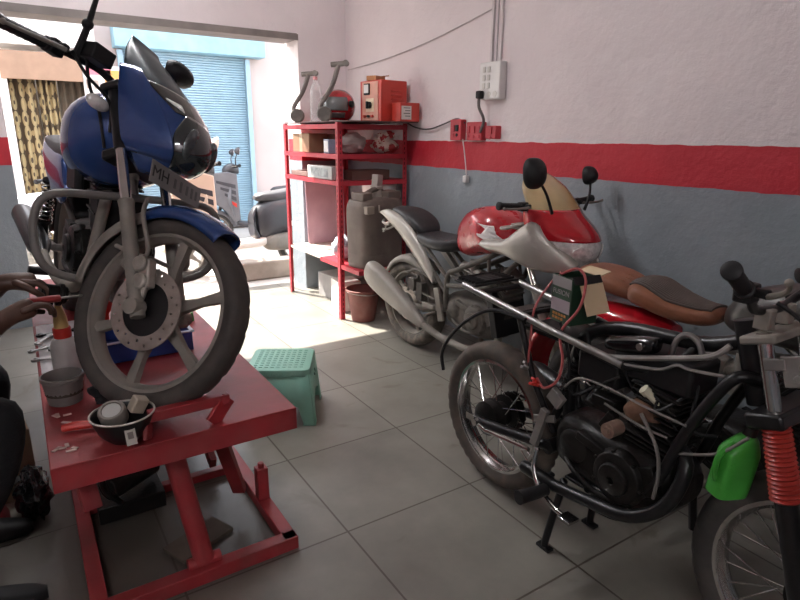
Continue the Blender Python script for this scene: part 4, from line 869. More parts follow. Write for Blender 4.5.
# ------------------------------------------------------------------ red slotted angle rack in the corner
t = thing('storage_rack', 'red slotted steel storage rack in the corner of the workshop', 'rack', (0, 0, 0))
RX0, RX1, RY0, RY1, RH = 2.085, 2.715, 4.10, 5.17, 1.565
DOT = mat('slot_hole', (.10, .01, .012), .8)
for x, sx in ((RX0, 1), (RX1, -1)):
    for y, sy in ((RY0, 1), (RY1, -1)):
        m_ = MB(); m_.box((x+sx*.019, y, RH/2), (.038, .003, RH)); m_.box((x, y+sy*.019, RH/2), (.003, .038, RH)); o = m_.build('upright', RACK, t)
        q = MB()
        for k in range(38): q.box((x+sx*.022, y-sy*.0008, .05+.04*k), (.009, .0025, .022)); q.box((x-sx*.0008, y+sy*.022, .05+.04*k), (.0025, .009, .022))
        q.build('slots', DOT, o)
for z, y0 in ((1.55, RY0), (1.325, RY0), (1.12, RY0)):
    m_ = MB(); m_.box(((RX0+RX1)/2, (y0+RY1)/2, z-.003), (RX1-RX0, RY1-y0, .004))
    for y in (y0-.002, RY1+.002): m_.box(((RX0+RX1)/2, y, z-.015), (RX1-RX0+.006, .003, .036))
    for x in (RX0-.002, RX1+.002): m_.box((x, (y0+RY1)/2, z-.015), (.003, RY1-y0, .036))
    m_.build('shelf', RACK, t)
m_ = MB(); m_.box((2.40, 4.14, .463), (.62, .68, .004)); m_.box((2.40, 3.80, .448), (.62, .003, .034)); m_.box((2.092, 4.14, .448), (.003, .68, .034)); m_.build('low_shelf', RACK, t)
bx('rear_low_shelf', (2.40, 4.83, .455), (.62, .68, .018), mat('pale_board', (.62, .52, .46), .7), t, bevel=.002)
m_ = MB(); m_.box((2.40, 4.54, 1.571), (.62, 1.22, .008)); tag(m_.build('top_sheet', mat('dark_sheet', (.10, .055, .05), .7, var=.25)), 'dark brown sheet lying on top of the red rack', 'sheet')
ZT = 1.576
# things on top
def stand_roller(lb, x, y, lean, top):
    t = thing('roller_arm', lb, 'roller arm', (x, y, ZT), (0, 0, R(-35)), 'roller arms on top of the rack')
    m_ = MB(); m_.lathe([(0, -.035), (.05, -.035), (.058, -.028), (.058, -.012), (.045, -.008), (.045, .008), (.058, .012), (.058, .028), (.05, .035), (0, .035)], (0, 0, .058), (0, 1, 0), 28); m_.build('wheel', mat('dusty_dark_rubber', (.085, .075, .07), .7, dust=.4, var=.15), t)
    m_ = MB(); m_.tube([(-.02, 0, .06), (-.03, -.0, .13), (lean*.5, 0, .26), (lean, 0, top)], .019, n=12); m_.build('arm', mat('dusty_brown_metal', (.12, .10, .095), .6, dust=.3), t)
    m_ = MB(); m_.cyl((lean-.06, 0, top), (lean+.07, 0, top+.012), .02); m_.cyl((lean+.06, -.03, top+.012), (lean+.06, .03, top+.012), .022); m_.build('cross_piece', DUSTM, t)
stand_roller('dark roller arm at the left rear end of the rack top', 2.16, 5.02, .11, .40)
stand_roller('dark roller arm standing in front of the red helmet', 2.16, 4.47, .12, .43)
t = thing('plastic_bottle', 'tall clear empty plastic bottle between the two roller arms', 'bottle', (2.24, 4.80, ZT))
MB().lathe([(0, 0), (.045, 0), (.05, .01), (.05, .10), (.047, .105), (.05, .11), (.05, .24), (.04, .285), (.018, .33), (.016, .35), (0, .35)], n=28).build('bottle_body', CLEAR, t)
m_ = MB(); m_.cyl((0, 0, .345), (0, 0, .37), .019); m_.build('cap', mat('pink_cap', (.6, .25, .26), .5), t)
# helmet
t = thing('helmet', 'red full face helmet with clear visor on top of the rack', 'helmet', (2.34, 4.56, ZT), (0, 0, R(214)))
rows = []
def hel(a, e, s=1.0): return (.155*s*cos(a)*cos(e)*(1.08 if cos(a) > 0 else 1.0), .128*s*sin(a)*cos(e), .125+.135*s*sin(e))
for i in range(17):
    e = -.95+(pi/2+.95)*i/16; rows.append([hel(2*pi*k/40, e) for k in range(40)])
MB().grid(rows, True, True).build('shell', REDP, t, angle=70)
m_ = MB(); m_.grid([[hel(-1.15+2.3*k/20, -.28+.78*i/8, 1.035) for k in range(21)] for i in range(9)]); m_.build('visor', mat('clear_grey_visor', (.16, .165, .165), .1, alpha=.85, coat=.6), t, thick=.003)
m_ = MB(); m_.grid([[hel(-1.0+2.0*k/20, -.72+.32*i/5, 1.03) for k in range(21)] for i in range(6)]); m_.build('chin_bar', mat('dusty_dark_chin', (.10, .07, .07), .5), t, thick=.006)
for s_ in (-1, 1): m_ = MB(); m_.cyl((.03, s_*.118, .14), (.03, s_*.142, .14), .026); m_.build('visor_pivot', BLKP, t)
t = thing('thin_wire', 'thin wire sticking up beside the red helmet', 'wire', (2.50, 4.46, ZT)); MB().tube([(0, 0, 0), (.05, 0, .03), (.08, 0, .10), (.02, .02, .15)], .003).build('strand', BLKP, t)
# red charger
t = thing('battery_charger', 'tall red battery charger with dial and meter on the rack', 'charger', (2.565, 4.22, ZT), (0, 0, R(6)))
RC_ = mat('charger_red', (.50, .045, .03), .4, var=.1)
m_ = MB(); m_.box((0, 0, .155), (.26, .28, .31)); co = m_.build('case', RC_, t, bevel=.006)
bx('front_plate', (-.133, 0, .155), (.006, .21, .29), mat('pale_orange_plate', (.62, .30, .22), .5), t, bevel=.002)
bx('meter', (-.14, .035, .245), (.012, .075, .085), BLKP, t); bx('meter_face', (-.147, .035, .248), (.003, .058, .062), WHITE, t, bevel=0)
bx('dial_plate', (-.138, -.005, .125), (.004, .10, .10), mat('cream_plate', (.72, .58, .40), .5), t, bevel=0)
m_ = MB(); m_.cyl((-.138, -.005, .125), (-.165, -.005, .125), .026); m_.box((-.170, -.005, .125), (.016, .014, .054)); m_.build('dial_knob', BLKP, t, bevel=.002)
for k in range(3): m_ = MB(); m_.cyl((-.135, .06-.05*k, .04), (-.155, .06-.05*k, .04), .011); m_.build('terminal', RC_ if k != 1 else BLKP, t)
for k in range(5): bx('vent_louvre', (.02, -.143, .11+.03*k), (.10, .012, .010), RC_, t, bevel=.003)
m_ = MB(); m_.box((2.50, 4.23, ZT+.328), (.13, .09, .035), eul(0, 0, 25)); m_.box((2.54, 4.22, ZT+.345), (.13, .05, .008), eul(0, -8, 10)); tag(m_.build('cardboard_scrap', mat('orange_card', (.45, .20, .08), .7, var=.3)), 'crumpled orange carton scrap on top of the red charger', 'carton')
t = thing('battery_box', 'small red box with a white label in front of the tall red charger', 'box', (2.63, 3.97, ZT))
bx('case', (0, .02, .07), (.18, .12, .14), RC_, t); bx('label', (-.035, -.042, .065), (.09, .003, .10), mat('printed_label', (.62, .60, .55), .6), t, bevel=0)
m_ = MB()
for k in range(4): m_.box((-.032+.008*(k % 2), -.0438, .10-.02*k), (.06-.012*(k % 2), .001, .005))
m_.build('label_lines', BLKP, t)
# second shelf
ZS = 1.328
def carton(lb, p, d, rz, m, cat='carton', nm='cardboard_box', tape=True):
    t = thing(nm, lb, cat, p, (0, 0, R(rz))); bx('box', (0, 0, d[2]/2), d, m, t, bevel=.003)
    if tape: bx('tape', (0, 0, d[2]/2+.0008), (d[0]*1.004, .05, d[2]*1.003), mat('pale_tape', (.42, .30, .20), .5), t, bevel=0)
    return t
carton('brown cardboard carton at the left end of the second rack shelf', (2.20, 4.86, ZS), (.18, .30, .155), 4, KRAFT)
carton('darker brown carton behind the white box on the second rack shelf', (2.40, 4.72, ZS), (.2, .3, .15), -5, mat('dark_card', (.15, .09, .06), .8), tape=False)
t = thing('parts_box', 'small white and blue parts box on the second rack shelf', 'box', (2.145, 4.34, ZS), (0, 0, R(-8))); bx('box', (0, 0, .055), (.08, .13, .11), mat('blue_grey_box', (.20, .22, .30), .6), t); bx('label', (-.042, 0, .055), (.002, .10, .085), WHITE, t, bevel=0)
# soft bags by noise-displaced bodies
def lump(nm, c, r, m, par=None, seed=0, amp=.25, fr=6.0, sub=0):
    mb = MB(); n, k = 30, 20; rows = []
    for i in range(k+1):
        e = -pi/2+pi*i/k; row = []
        for j in range(n):
            a = 2*pi*j/n; d = V((cos(a)*max(cos(e), 1e-3), sin(a)*max(cos(e), 1e-3), sin(e)))
            f = 1+amp*mnoise.noise(d*fr*.35+V((seed, 0, 0)))+amp*.5*mnoise.noise(d*fr+V((0, seed, 0)))
            p = V((d.x*r[0]*f, d.y*r[1]*f, max(d.z*r[2]*f, -r[2]*.92))); row.append(V(c)+p)
        rows.append(row)
    return mb.grid(rows, True, True).build(nm, m, par, angle=50)
o = lump('sack', (2.32, 4.30, ZS+.08), (.10, .13, .082), mat('dusty_translucent_sack', (.52, .48, .45), .6, var=.15), seed=3); tag(o, 'grey dusty plastic sack on the second rack shelf', 'sack')
t = thing('cloth_bag', 'knotted white bag with red print on the second rack shelf', 'bag', (2.56, 4.20, ZS))
def printed():
    m = mat('white_red_print', (.66, .56, .50), .7); n, l = m.node_tree.nodes, m.node_tree.links; p = n['Principled BSDF']
    tc = n.new('ShaderNodeTexCoord'); vo = n.new('ShaderNodeTexNoise'); vo.inputs['Scale'].default_value = 16; l.new(tc.outputs['Object'], vo.inputs[0])
    cr = n.new('ShaderNodeValToRGB'); cr.color_ramp.interpolation = 'CONSTANT'; e = cr.color_ramp.elements; e[0].color = (.68, .58, .50, 1); e[1].position = .53; e[1].color = (.42, .05, .05, 1)
    l.new(vo.outputs[0], cr.inputs[0]); l.new(cr.outputs[0], p.inputs['Base Color']); return m
lump('bag_body', (0, 0, .058), (.11, .075, .058), printed(), t, seed=7, amp=.3); lump('knot', (-.02, -.01, .125), (.055, .045, .045), printed(), t, seed=9, amp=.5); lump('knot_ear', (.05, 0, .145), (.045, .02, .03), printed(), t, seed=5, amp=.5)
# third shelf
Z3 = 1.123
carton('long brown flat board box on the third rack shelf', (2.42, 4.28, Z3), (.36, .20, .075), 2, mat('brown_board', (.13, .08, .065), .75), tape=False)
t = thing('parts_box', 'white grey printed box at the front of the third rack shelf', 'box', (2.15, 4.47, Z3), (0, 0, R(3))); bx('box', (0, 0, .052), (.11, .42, .104), mat('pale_grey_box', (.46, .46, .44), .7), t); bx('printed_patch', (-.0565, 0, .052), (.002, .30, .07), mat('grey_print', (.30, .32, .32), .7, var=.35, scale=25), t, bevel=0)
carton('dark flat carton at the left end of the third rack shelf', (2.20, 4.92, Z3), (.18, .34, .04), 0, mat('dark_flat_card', (.16, .10, .085), .8), tape=False)
# low shelf
ZL2 = .466
t = thing('plastic_sheet', 'dusty pink plastic panel standing on the low rack shelf against the back wall', 'panel', (2.46, 5.10, ZL2), (R(-4), 0, 0)); bx('panel', (0, 0, .33), (.40, .012, .66), mat('dusty_pink_plastic', (.52, .34, .39), .5, var=.1), t)
t = thing('jerrycan', 'large dirty brown plastic jerrycan on the low rack shelf', 'jerrycan', (2.325, 3.955, ZL2), (0, 0, R(12)))
m_ = MB(); m_.body([(0, 0, 0, .19, .12, 5), (.015, 0, 0, .205, .135, 5), (.10, 0, 0, .205, .135, 5), (.115, 0, 0, .198, .128, 5), (.13, 0, 0, .205, .135, 5), (.42, 0, 0, .215, .138, 5), (.50, 0, 0, .21, .13, 4.5), (.53, 0, 0, .19, .11, 4), (.54, 0, 0, .15, .08, 3)], axis='z', n=40, m=60); jb = m_.build('can_body', DBROWN, t, angle=45)
m_ = MB(); m_.box((-.15, -.02, .555), (.10, .14, .06)); m_.box((.13, -.02, .555), (.14, .14, .06)); m_.tube([(-.10, 0, .565), (0, 0, .60), (.08, 0, .58)], .022); m_.build('handle', DBROWN, t, bevel=.015)
m_ = MB(); m_.lathe([(.055, 0), (.060, .006), (.052, .012), (.035, .010), (.03, .004), (0, .004)], (.07, -.137, .40), (0, -1, 0), 30); m_.box((.07, -.145, .40), (.08, .01, .016)); m_.build('embossed_badge', mat('dark_moulded_badge', (.035, .026, .022), .6), t)
m_ = MB(); m_.box((-.165, -.115, .46), (.075, .05, .06)); m_.box((-.08, -.13, .465), (.012, .03, .06)); m_.build('pale_shoulder', mat('worn_tan_plastic', (.30, .25, .20), .6, dust=.3), t, bevel=.012)
m_ = MB(); m_.cyl((.04, .02, .53), (.04, .02, .60), .042); m_.cyl((.04, .02, .60), (.04, .02, .625), .05); m_.box((.045, .02, .665), (.07, .06, .09), eul(0, 8, 10)); m_.build('cap', mat('dusty_grey_cap', (.34, .30, .27), .6, dust=.3), t, bevel=.006)
t = thing('bucket', 'white plastic bucket behind the jerrycan on the low rack shelf', 'bucket', (2.57, 4.30, ZL2)); MB().lathe([(0, 0), (.11, 0), (.145, .60), (.152, .61), (.145, .615), (.13, .6), (.1, .02), (0, .02)], n=32).build('bucket_body', WHITE, t)
o = lump('rag_bundle', (2.20, 4.30, ZL2+.10), (.07, .10, .10), mat('blue_red_rag', (.42, .44, .50), .8, var=.4, scale=18), seed=11); tag(o, 'bundle of pale rags beside the jerrycan on the low shelf', 'rags')
t = thing('bucket', 'small dusty maroon plastic bucket on the floor under the jerrycan', 'bucket', (2.25, 4.02, 0)); MB().lathe([(0, 0), (.095, 0), (.135, .245), (.148, .25), (.15, .265), (.14, .268), (.128, .25), (.088, .015), (0, .015)], n=36).build('bucket_body', MAROON, t)
m_ = MB(); m_.tube([(-.148, 0, .25), (-.10, -.11, .245), (0, -.155, .24), (.10, -.11, .245), (.148, 0, .25)], .0035); m_.build('bail', STEEL, t)
carton('grey board box on the floor under the low rack shelf', (2.45, 4.75, 0), (.30, .42, .22), 6, mat('grey_box', (.32, .30, .29), .8), tape=False)
carton('white paint tin carton on the floor beside the maroon bucket', (2.28, 4.38, 0), (.2, .22, .26), -8, mat('white_box', (.66, .62, .58), .7), tape=False)

# ------------------------------------------------------------------ right wall fittings
t = thing('switchboard', 'white electrical switchboard high on the pink wall', 'switchboard', (XW, 3.09, 1.82))
bx('box', (-.03, 0, 0), (.06, .20, .235), WHITE, t, bevel=.008)
for k in range(3):
    for j in range(2): bx('switch', (-.063, .05-.045*j, .07-.05*k), (.008, .026, .036), mat('ivory_switch', (.60, .58, .54), .4), t, bevel=.003)
for j in range(3): 
    m_ = MB(); m_.cyl((-.058, .06-.06*j, -.085), (-.064, .06-.06*j, -.085), .019); m_.build('socket', mat('ivory_switch', (.60, .58, .54), .4), t)
t = thing('power_plug', 'black plug with thick cable hanging from the white switchboard to the red sockets', 'plug', (XW, 3.15, 1.735))
m_ = MB(); m_.box((-.085, 0, 0), (.045, .04, .05)); m_.build('plug_body', BLKP, t, bevel=.008)
tb('cable', [(-.09, 0, -.02), (-.085, .002, -.08), (-.05, -.01, -.16), (-.05, .02, -.24)], .010, mat('dusty_cable', (.13, .115, .11), .6), t)
RSW = mat('red_socket_paint', (.44, .03, .045), .5, var=.15)
for (y, z, dy, dz, lb, n_) in ((3.445, 1.512, .125, .145, 'large red painted socket box at the left of the wall row', 2), (3.24, 1.502, .16, .125, 'middle red painted switch box in the wall row under the plug cable', 3), (3.065, 1.495, .105, .085, 'small red painted socket at the right of the wall row', 1)):
    t = thing('socket_box', lb, 'socket box', (XW, y, z), (0, 0, 0), 'red socket boxes on the right wall'); bx('box', (-.025, 0, 0), (.05, dy, dz), RSW, t, bevel=.006)
    for k in range(n_):
        m_ = MB(); yy = (k-(n_-1)/2)*dy*.34; m_.box((-.054, yy, .012), (.010, .03, .045)); m_.cyl((-.05, yy, -.035), (-.057, yy, -.035), .012); m_.build('switch', BLKP if n_ == 2 and k == 0 else RSW, t, bevel=.003)
t = thing('hanging_plug', 'small white plug dangling on a thin wire over the grey wall', 'plug', (XW, 3.35, 1.45))
tb('wire', [(-.055, 0, 0), (-.04, -.012, -.12), (-.02, -.012, -.25)], .004, WHITE, t); bx('plug_body', (-.022, -.012, -.28), (.035, .04, .05), WHITE, t, bevel=.006)
for k in (-1, 1): m_ = MB(); m_.cyl((-.022, -.012+k*.01, -.305), (-.022, -.012+k*.01, -.325), .003); m_.build('pin', STEEL, t)
o = MB(); o.tube([(2.70, 4.10, 1.58), (2.715, 3.98, 1.535), (2.72, 3.80, 1.52), (2.725, 3.62, 1.555), (2.73, 3.47, 1.59), (2.73, 3.38, 1.56)], .006); tag(o.build('charger_cable', mat('dark_cable', (.07, .06, .06), .6)), 'dark cable running from the rack top to the red socket boxes', 'cable')
t = thing('wire_conduit', 'pair of thin white conduits rising above the switchboard', 'conduit', (XW, 0, 0))
for y in (3.135, 3.05): m_ = MB(); m_.box((-.009, y, 2.50), (.018, .020, 1.12)); m_.build('conduit_strip', mat('dusty_white_conduit', (.62, .57, .57), .5), t, bevel=.003)
m_ = MB(); m_.tube([(-.006, 3.09, 1.94), (-.006, 3.092, 2.4), (-.006, 3.10, 3.0)], .004); m_.build('loose_wire', mat('grey_wire', (.40, .36, .36), .5), t)
o = MB(); o.tube([(XW-.008, 5.15, 2.06), (XW-.008, 4.5, 2.09), (XW-.008, 3.8, 2.16), (XW-.008, 3.15, 2.265)], .0045); tag(o.build('surface_wire', mat('pale_wire', (.50, .44, .44), .6)), 'thin pale wire running along the top of the pink wall', 'wire')

# ------------------------------------------------------------------ green stool
t = thing('plastic_stool', 'mint green square plastic stool on the floor beside the red lift', 'stool', (1.06, 2.80, 0), (0, 0, R(60)))
rows = []; HS = .305
def sq(h, z, r_=.035):
    p = []
    for cx, cy, a0 in ((1, 1, 0), (-1, 1, 90), (-1, -1, 180), (1, -1, 270)):
        for k in range(6): a = R(a0+18*k); p.append((cx*(h-r_)+r_*cos(a), cy*(h-r_)+r_*sin(a), z))
    return p
m_ = MB(); m_.grid([sq(.150, HS), sq(.163, HS-.004), sq(.166, HS-.015), sq(.166, HS-.04), sq(.161, HS-.042)], True); m_.bm.faces.new([m_.bm.verts.new(V(p)) for p in sq(.150, HS)]); m_.build('seat', MINT, t)
m_ = MB()
for k in range(9):
    for j in range(9): m_.box((-.12+.03*k, -.12+.03*j, HS+.001), (.018, .018, .004))
m_.build('seat_grip_pattern', MINT, t)
for k in range(4):
    q = M4.Rotation(R(90*k), 4, 'Z'); m_ = MB(q)
    out_t, out_b = .160, .188
    def at(u, z):
        f = 1-(z/ (HS-.03)); h = out_t+(out_b-out_t)*f; return (h, u*h*.98, z)
    zt_ = HS-.03
    m_.grid([[at(-1, zt_), at(-.6, zt_), at(0, zt_), at(.6, zt_), at(1, zt_)], [at(-1, .15), at(-.55, .15), at(0, .15), at(.55, .15), at(1, .15)], [at(-1, .10), at(-.58, .10), at(-.3, .128), at(.3, .128), at(.58, .10)][:2]+[at(0, .135), at(.58, .10), at(1, .10)]])
    m_.grid([[at(-1, .10), at(-.58, .10)], [at(-1, .012), at(-.70, .012)], [at(-1.0, 0), at(-.68, 0)]]); m_.grid([[at(.58, .10), at(1, .10)], [at(.70, .012), at(1, .012)], [at(.68, 0), at(1.0, 0)]])
    m_.build('side', MINT, t, thick=.006)
q = MB(M4.Rotation(R(-90), 4, 'Z'))
for dy, dz in ((0, .0), (.02, .012), (-.02, .012), (0, .03)): q.cyl((.170, .03+dy, .20+dz), (.1745, .03+dy, .20+dz), .007, n=10)
q.build('moulded_mark', mat('dark_green_mark', (.06, .16, .12), .5), t)

# ------------------------------------------------------------------ things on the lift
ZP = ZL+.001
t = thing('oil_can', 'clear squeeze bottle with red cap and yellow nozzle standing on the red lift', 'bottle', (.052, 2.117, ZP))
MB().lathe([(0, 0), (.038, 0), (.042, .008), (.042, .135), (.036, .155), (.024, .168), (0, .168)], n=28).build('bottle_body', mat('cloudy_plastic', (.50, .46, .44), .35, alpha=.8), t)
m_ = MB(); m_.cyl((0, 0, .165), (0, 0, .20), .027); m_.build('cap', REDB, t, bevel=.003)
m_ = MB(); m_.lathe([(0, .198), (.022, .198), (.020, .23), (.016, .25), (.012, .262), (.007, .31), (0, .312)], n=20); m_.build('nozzle', mat('yellow_nozzle', (.62, .42, .16), .45), t)
t = thing('plastic_tub', 'grey plastic tub on the near left corner of the red lift', 'tub', (.030, 1.975, ZP)); MB().lathe([(0, 0), (.048, 0), (.058, .075), (.062, .078), (.062, .088), (.056, .09), (.054, .075), (.045, .006), (0, .006)], n=32).build('tub_body', mat('smoky_plastic', (.16, .145, .135), .4, alpha=.9), t)
m_ = MB(); m_.lathe([(.05, .045), (.0535, .045), (.053, .03), (0, .03)], n=24); m_.build('liquid', mat('murky_oil', (.06, .05, .04), .2), t)
t = thing('metal_bowl', 'black metal bowl of small parts on the front edge of the red lift', 'bowl', (.150, 1.615, ZP))
MB().lathe([(0, 0), (.035, 0), (.060, .025), (.074, .055), (.080, .078), (.083, .078), (.080, .080), (.076, .072), (.055, .022), (.03, .006), (0, .006)], n=40).build('bowl_body', BLKM, t); m_ = MB(); m_.lathe([(.078, .078), (.083, .078), (.084, .081), (.079, .082)], n=40, closed=True); m_.build('worn_rim', mat('worn_rim', (.42, .38, .34), .5, metal=.3), t)
t = thing('machined_cap', 'round grey machined cap lying in the black bowl', 'engine part', (.133, 1.64, ZP+.052), (R(24), R(-12), 0)); MB().lathe([(0, 0), (.034, 0), (.036, .004), (.036, .040), (.032, .046), (.026, .046), (.024, .040), (0, .040)], n=32).build('cap_body', DUSTM, t); m_ = MB(); m_.cyl((0, 0, .040), (0, 0, .043), .024); m_.build('pale_face', mat('pale_face', (.42, .42, .40), .5), t)
t = thing('small_carton', 'small beige carton leaning in the black bowl', 'carton', (.19, 1.64, ZP+.075), (R(15), R(25), R(20))); bx('box', (0, 0, .01), (.04, .03, .045), mat('beige_card', (.38, .33, .26), .8), t)
t = thing('black_bearing', 'dark worn bearing lying in the black bowl', 'engine part', (.16, 1.585, ZP+.03), (R(60), 0, 0)); MB().lathe([(.012, 0), (.024, 0), (.024, .014), (.012, .014)], n=24, closed=True).build('ring', STEEL, t)
t = thing('paper_tag', 'small pale tag hanging on the rim of the black bowl', 'tag', (.155, 1.533, ZP+.043), (R(-24), 0, R(4))); bx('card', (0, -.0, 0), (.026, .002, .042), mat('grey_tag', (.45, .42, .37), .7), t, bevel=.0004); bx('print', (0, -.0013, .004), (.014, .0008, .018), mat('dark_print', (.15, .13, .12), .7), t, bevel=0)
t = thing('pry_tool', 'red plastic tool lying left of the black bowl', 'tool', (.045, 1.735, ZP+.014), (0, 0, R(-12))); m_ = MB(); m_.tube([(-.04, 0, 0), (0, 0, .003), (.07, .0, 0)], [.010, .013, .010]); m_.build('grip_body', REDB, t)
t = thing('parts_tray', 'blue plastic parts tray behind the wheel on the red lift', 'tray', (.33, 2.36, ZP), (0, 0, R(0)))
m_ = MB(); TR = mat('blue_tray_plastic', (.03, .07, .30), .4)
m_.box((0, 0, .004), (.30, .26, .008))
for s_ in (-1, 1): m_.box((s_*.152, 0, .04), (.006, .27, .075)); m_.box((0, s_*.132, .04), (.31, .006, .075))
m_.build('tray_body', TR, t, bevel=.002); m_ = MB()
for s_ in (-1, 1): m_.box((s_*.154, 0, .079), (.016, .285, .006)); m_.box((0, s_*.134, .079), (.32, .016, .006))
m_.build('pale_rim', mat('pale_blue_rim', (.48, .52, .60), .4), t, bevel=.002)
t = thing('red_funnel', 'orange red plastic funnel seen through the front wheel on the red lift', 'funnel', (.24, 2.74, ZP)); MB().lathe([(.012, 0), (.014, .05), (.055, .115), (.060, .118), (.054, .118), (.011, .052), (.009, 0)], n=28, closed=True).build('funnel_body', REDB, t)
t = thing('green_cap', 'green plastic bottle cap on the far right edge of the red lift', 'cap', (.56, 2.62, ZP)); MB().lathe([(0, 0), (.025, 0), (.022, .04), (0, .042)], n=20).build('cap_body', GRNP, t)
t = thing('newspaper_sheet', 'white paper sheet spread under tools at the left edge of the red lift', 'paper', (.02, 2.56, ZP)); m_ = MB(); m_.grid([[(-.045+.15*i/6, -.32+.64*j/16, .001+.003*abs(mnoise.noise(V((i*.7, j*.6, 0))))) for i in range(7)] for j in range(17)]); m_.build('sheet', mat('white_paper', (.74, .72, .74), .7), t, thick=.0008)
random.seed(21)
for i, (x, y, a, L) in enumerate(((.01, 2.52, 20, .12), (.06, 2.46, -35, .10), (.0, 2.63, 60, .09), (.05, 2.70, 5, .13), (.0, 2.38, -15, .08), (.07, 2.60, 75, .07))):
    lb = ['open ended spanner nearest the middle of the white paper', 'short spanner lying to the right of the longer one on the paper', 'small crossed spanner towards the back of the paper', 'longest spanner at the far end of the white paper', 'short spanner nearest the clear bottle on the paper', 'stubby spanner by the right edge of the paper'][i]
    m_ = MB(M4.Translation((x, y, ZP+.011)) @ M4.Rotation(R(a), 4, 'Z')); m_.box((0, 0, 0), (L, .013, .007)); 
    for s_ in (-1, 1): m_.lathe([(.007, -.005), (.015, -.005), (.015, .005), (.007, .005)], (s_*L*.5, 0, 0), (0, 0, 1), 14, closed=True)
    tag(m_.build('spanner', BLKM if i % 2 else STEEL, bevel=.0015), lb, 'spanner', 'spanners on the paper')
random.seed(5)
FLK = mat('pale_paint_flake', (.55, .42, .38), .7)
for i in range(10):
    x, y = -.015+random.random()*.055, 1.585+random.random()*.30
    m_ = MB(M4.Translation((x, y, ZP+.0012)) @ M4.Rotation(random.random()*3, 4, 'Z')); m_.box((0, 0, 0), (.016+.012*random.random(), .010, .002)); tag(m_.build('chip', FLK), 'pale chip of debris on the near left corner of the red lift', 'debris', 'pale chips on the lift')

# ------------------------------------------------------------------ clutter at the left of the lift
t = thing('cardboard_box', 'brown cardboard box standing on the floor left of the lift', 'carton', (-.20, 2.72, 0), (0, 0, R(8))); bx('box', (0, 0, .15), (.16, .24, .30), mat('tan_box', (.30, .19, .12), .8), t); bx('tape', (0, 0, .1505), (.163, .04, .301), mat('pale_tape', (.42, .30, .20), .5), t, bevel=0)
o = lump('polythene_bag', (-.125, 2.46, .095), (.06, .10, .10), mat('black_polythene', (.012, .012, .014), .22, coat=.3), seed=15, amp=.35, fr=9); tag(o, 'crumpled black polythene bag on the floor left of the lift', 'bag')
t = thing('jack_stand', 'dark red steel axle stand on the floor at the left', 'stand', (-.30, 2.48, 0)); m_ = MB(); m_.body([(0, 0, 0, .09, .09, 3), (.03, 0, 0, .085, .085, 3), (.16, 0, 0, .035, .035, 2.5), (.24, 0, 0, .03, .03, 2.2)], axis='z', n=20, m=14); m_.build('stand_body', mat('dark_red_metal', (.13, .014, .016), .5, var=.2), t); m_ = MB(); m_.cyl((0, 0, .22), (0, 0, .32), .018); m_.box((0, 0, .33), (.09, .05, .02)); m_.build('saddle_post', DUSTM, t, bevel=.004)

o = lump('rag', (.150, 1.905, ZP+.032), (.055, .045, .034), BLKC, seed=22, amp=.3, fr=5); tag(o, 'crumpled black rag on the red lift between the grey tub and the wheel', 'rag')
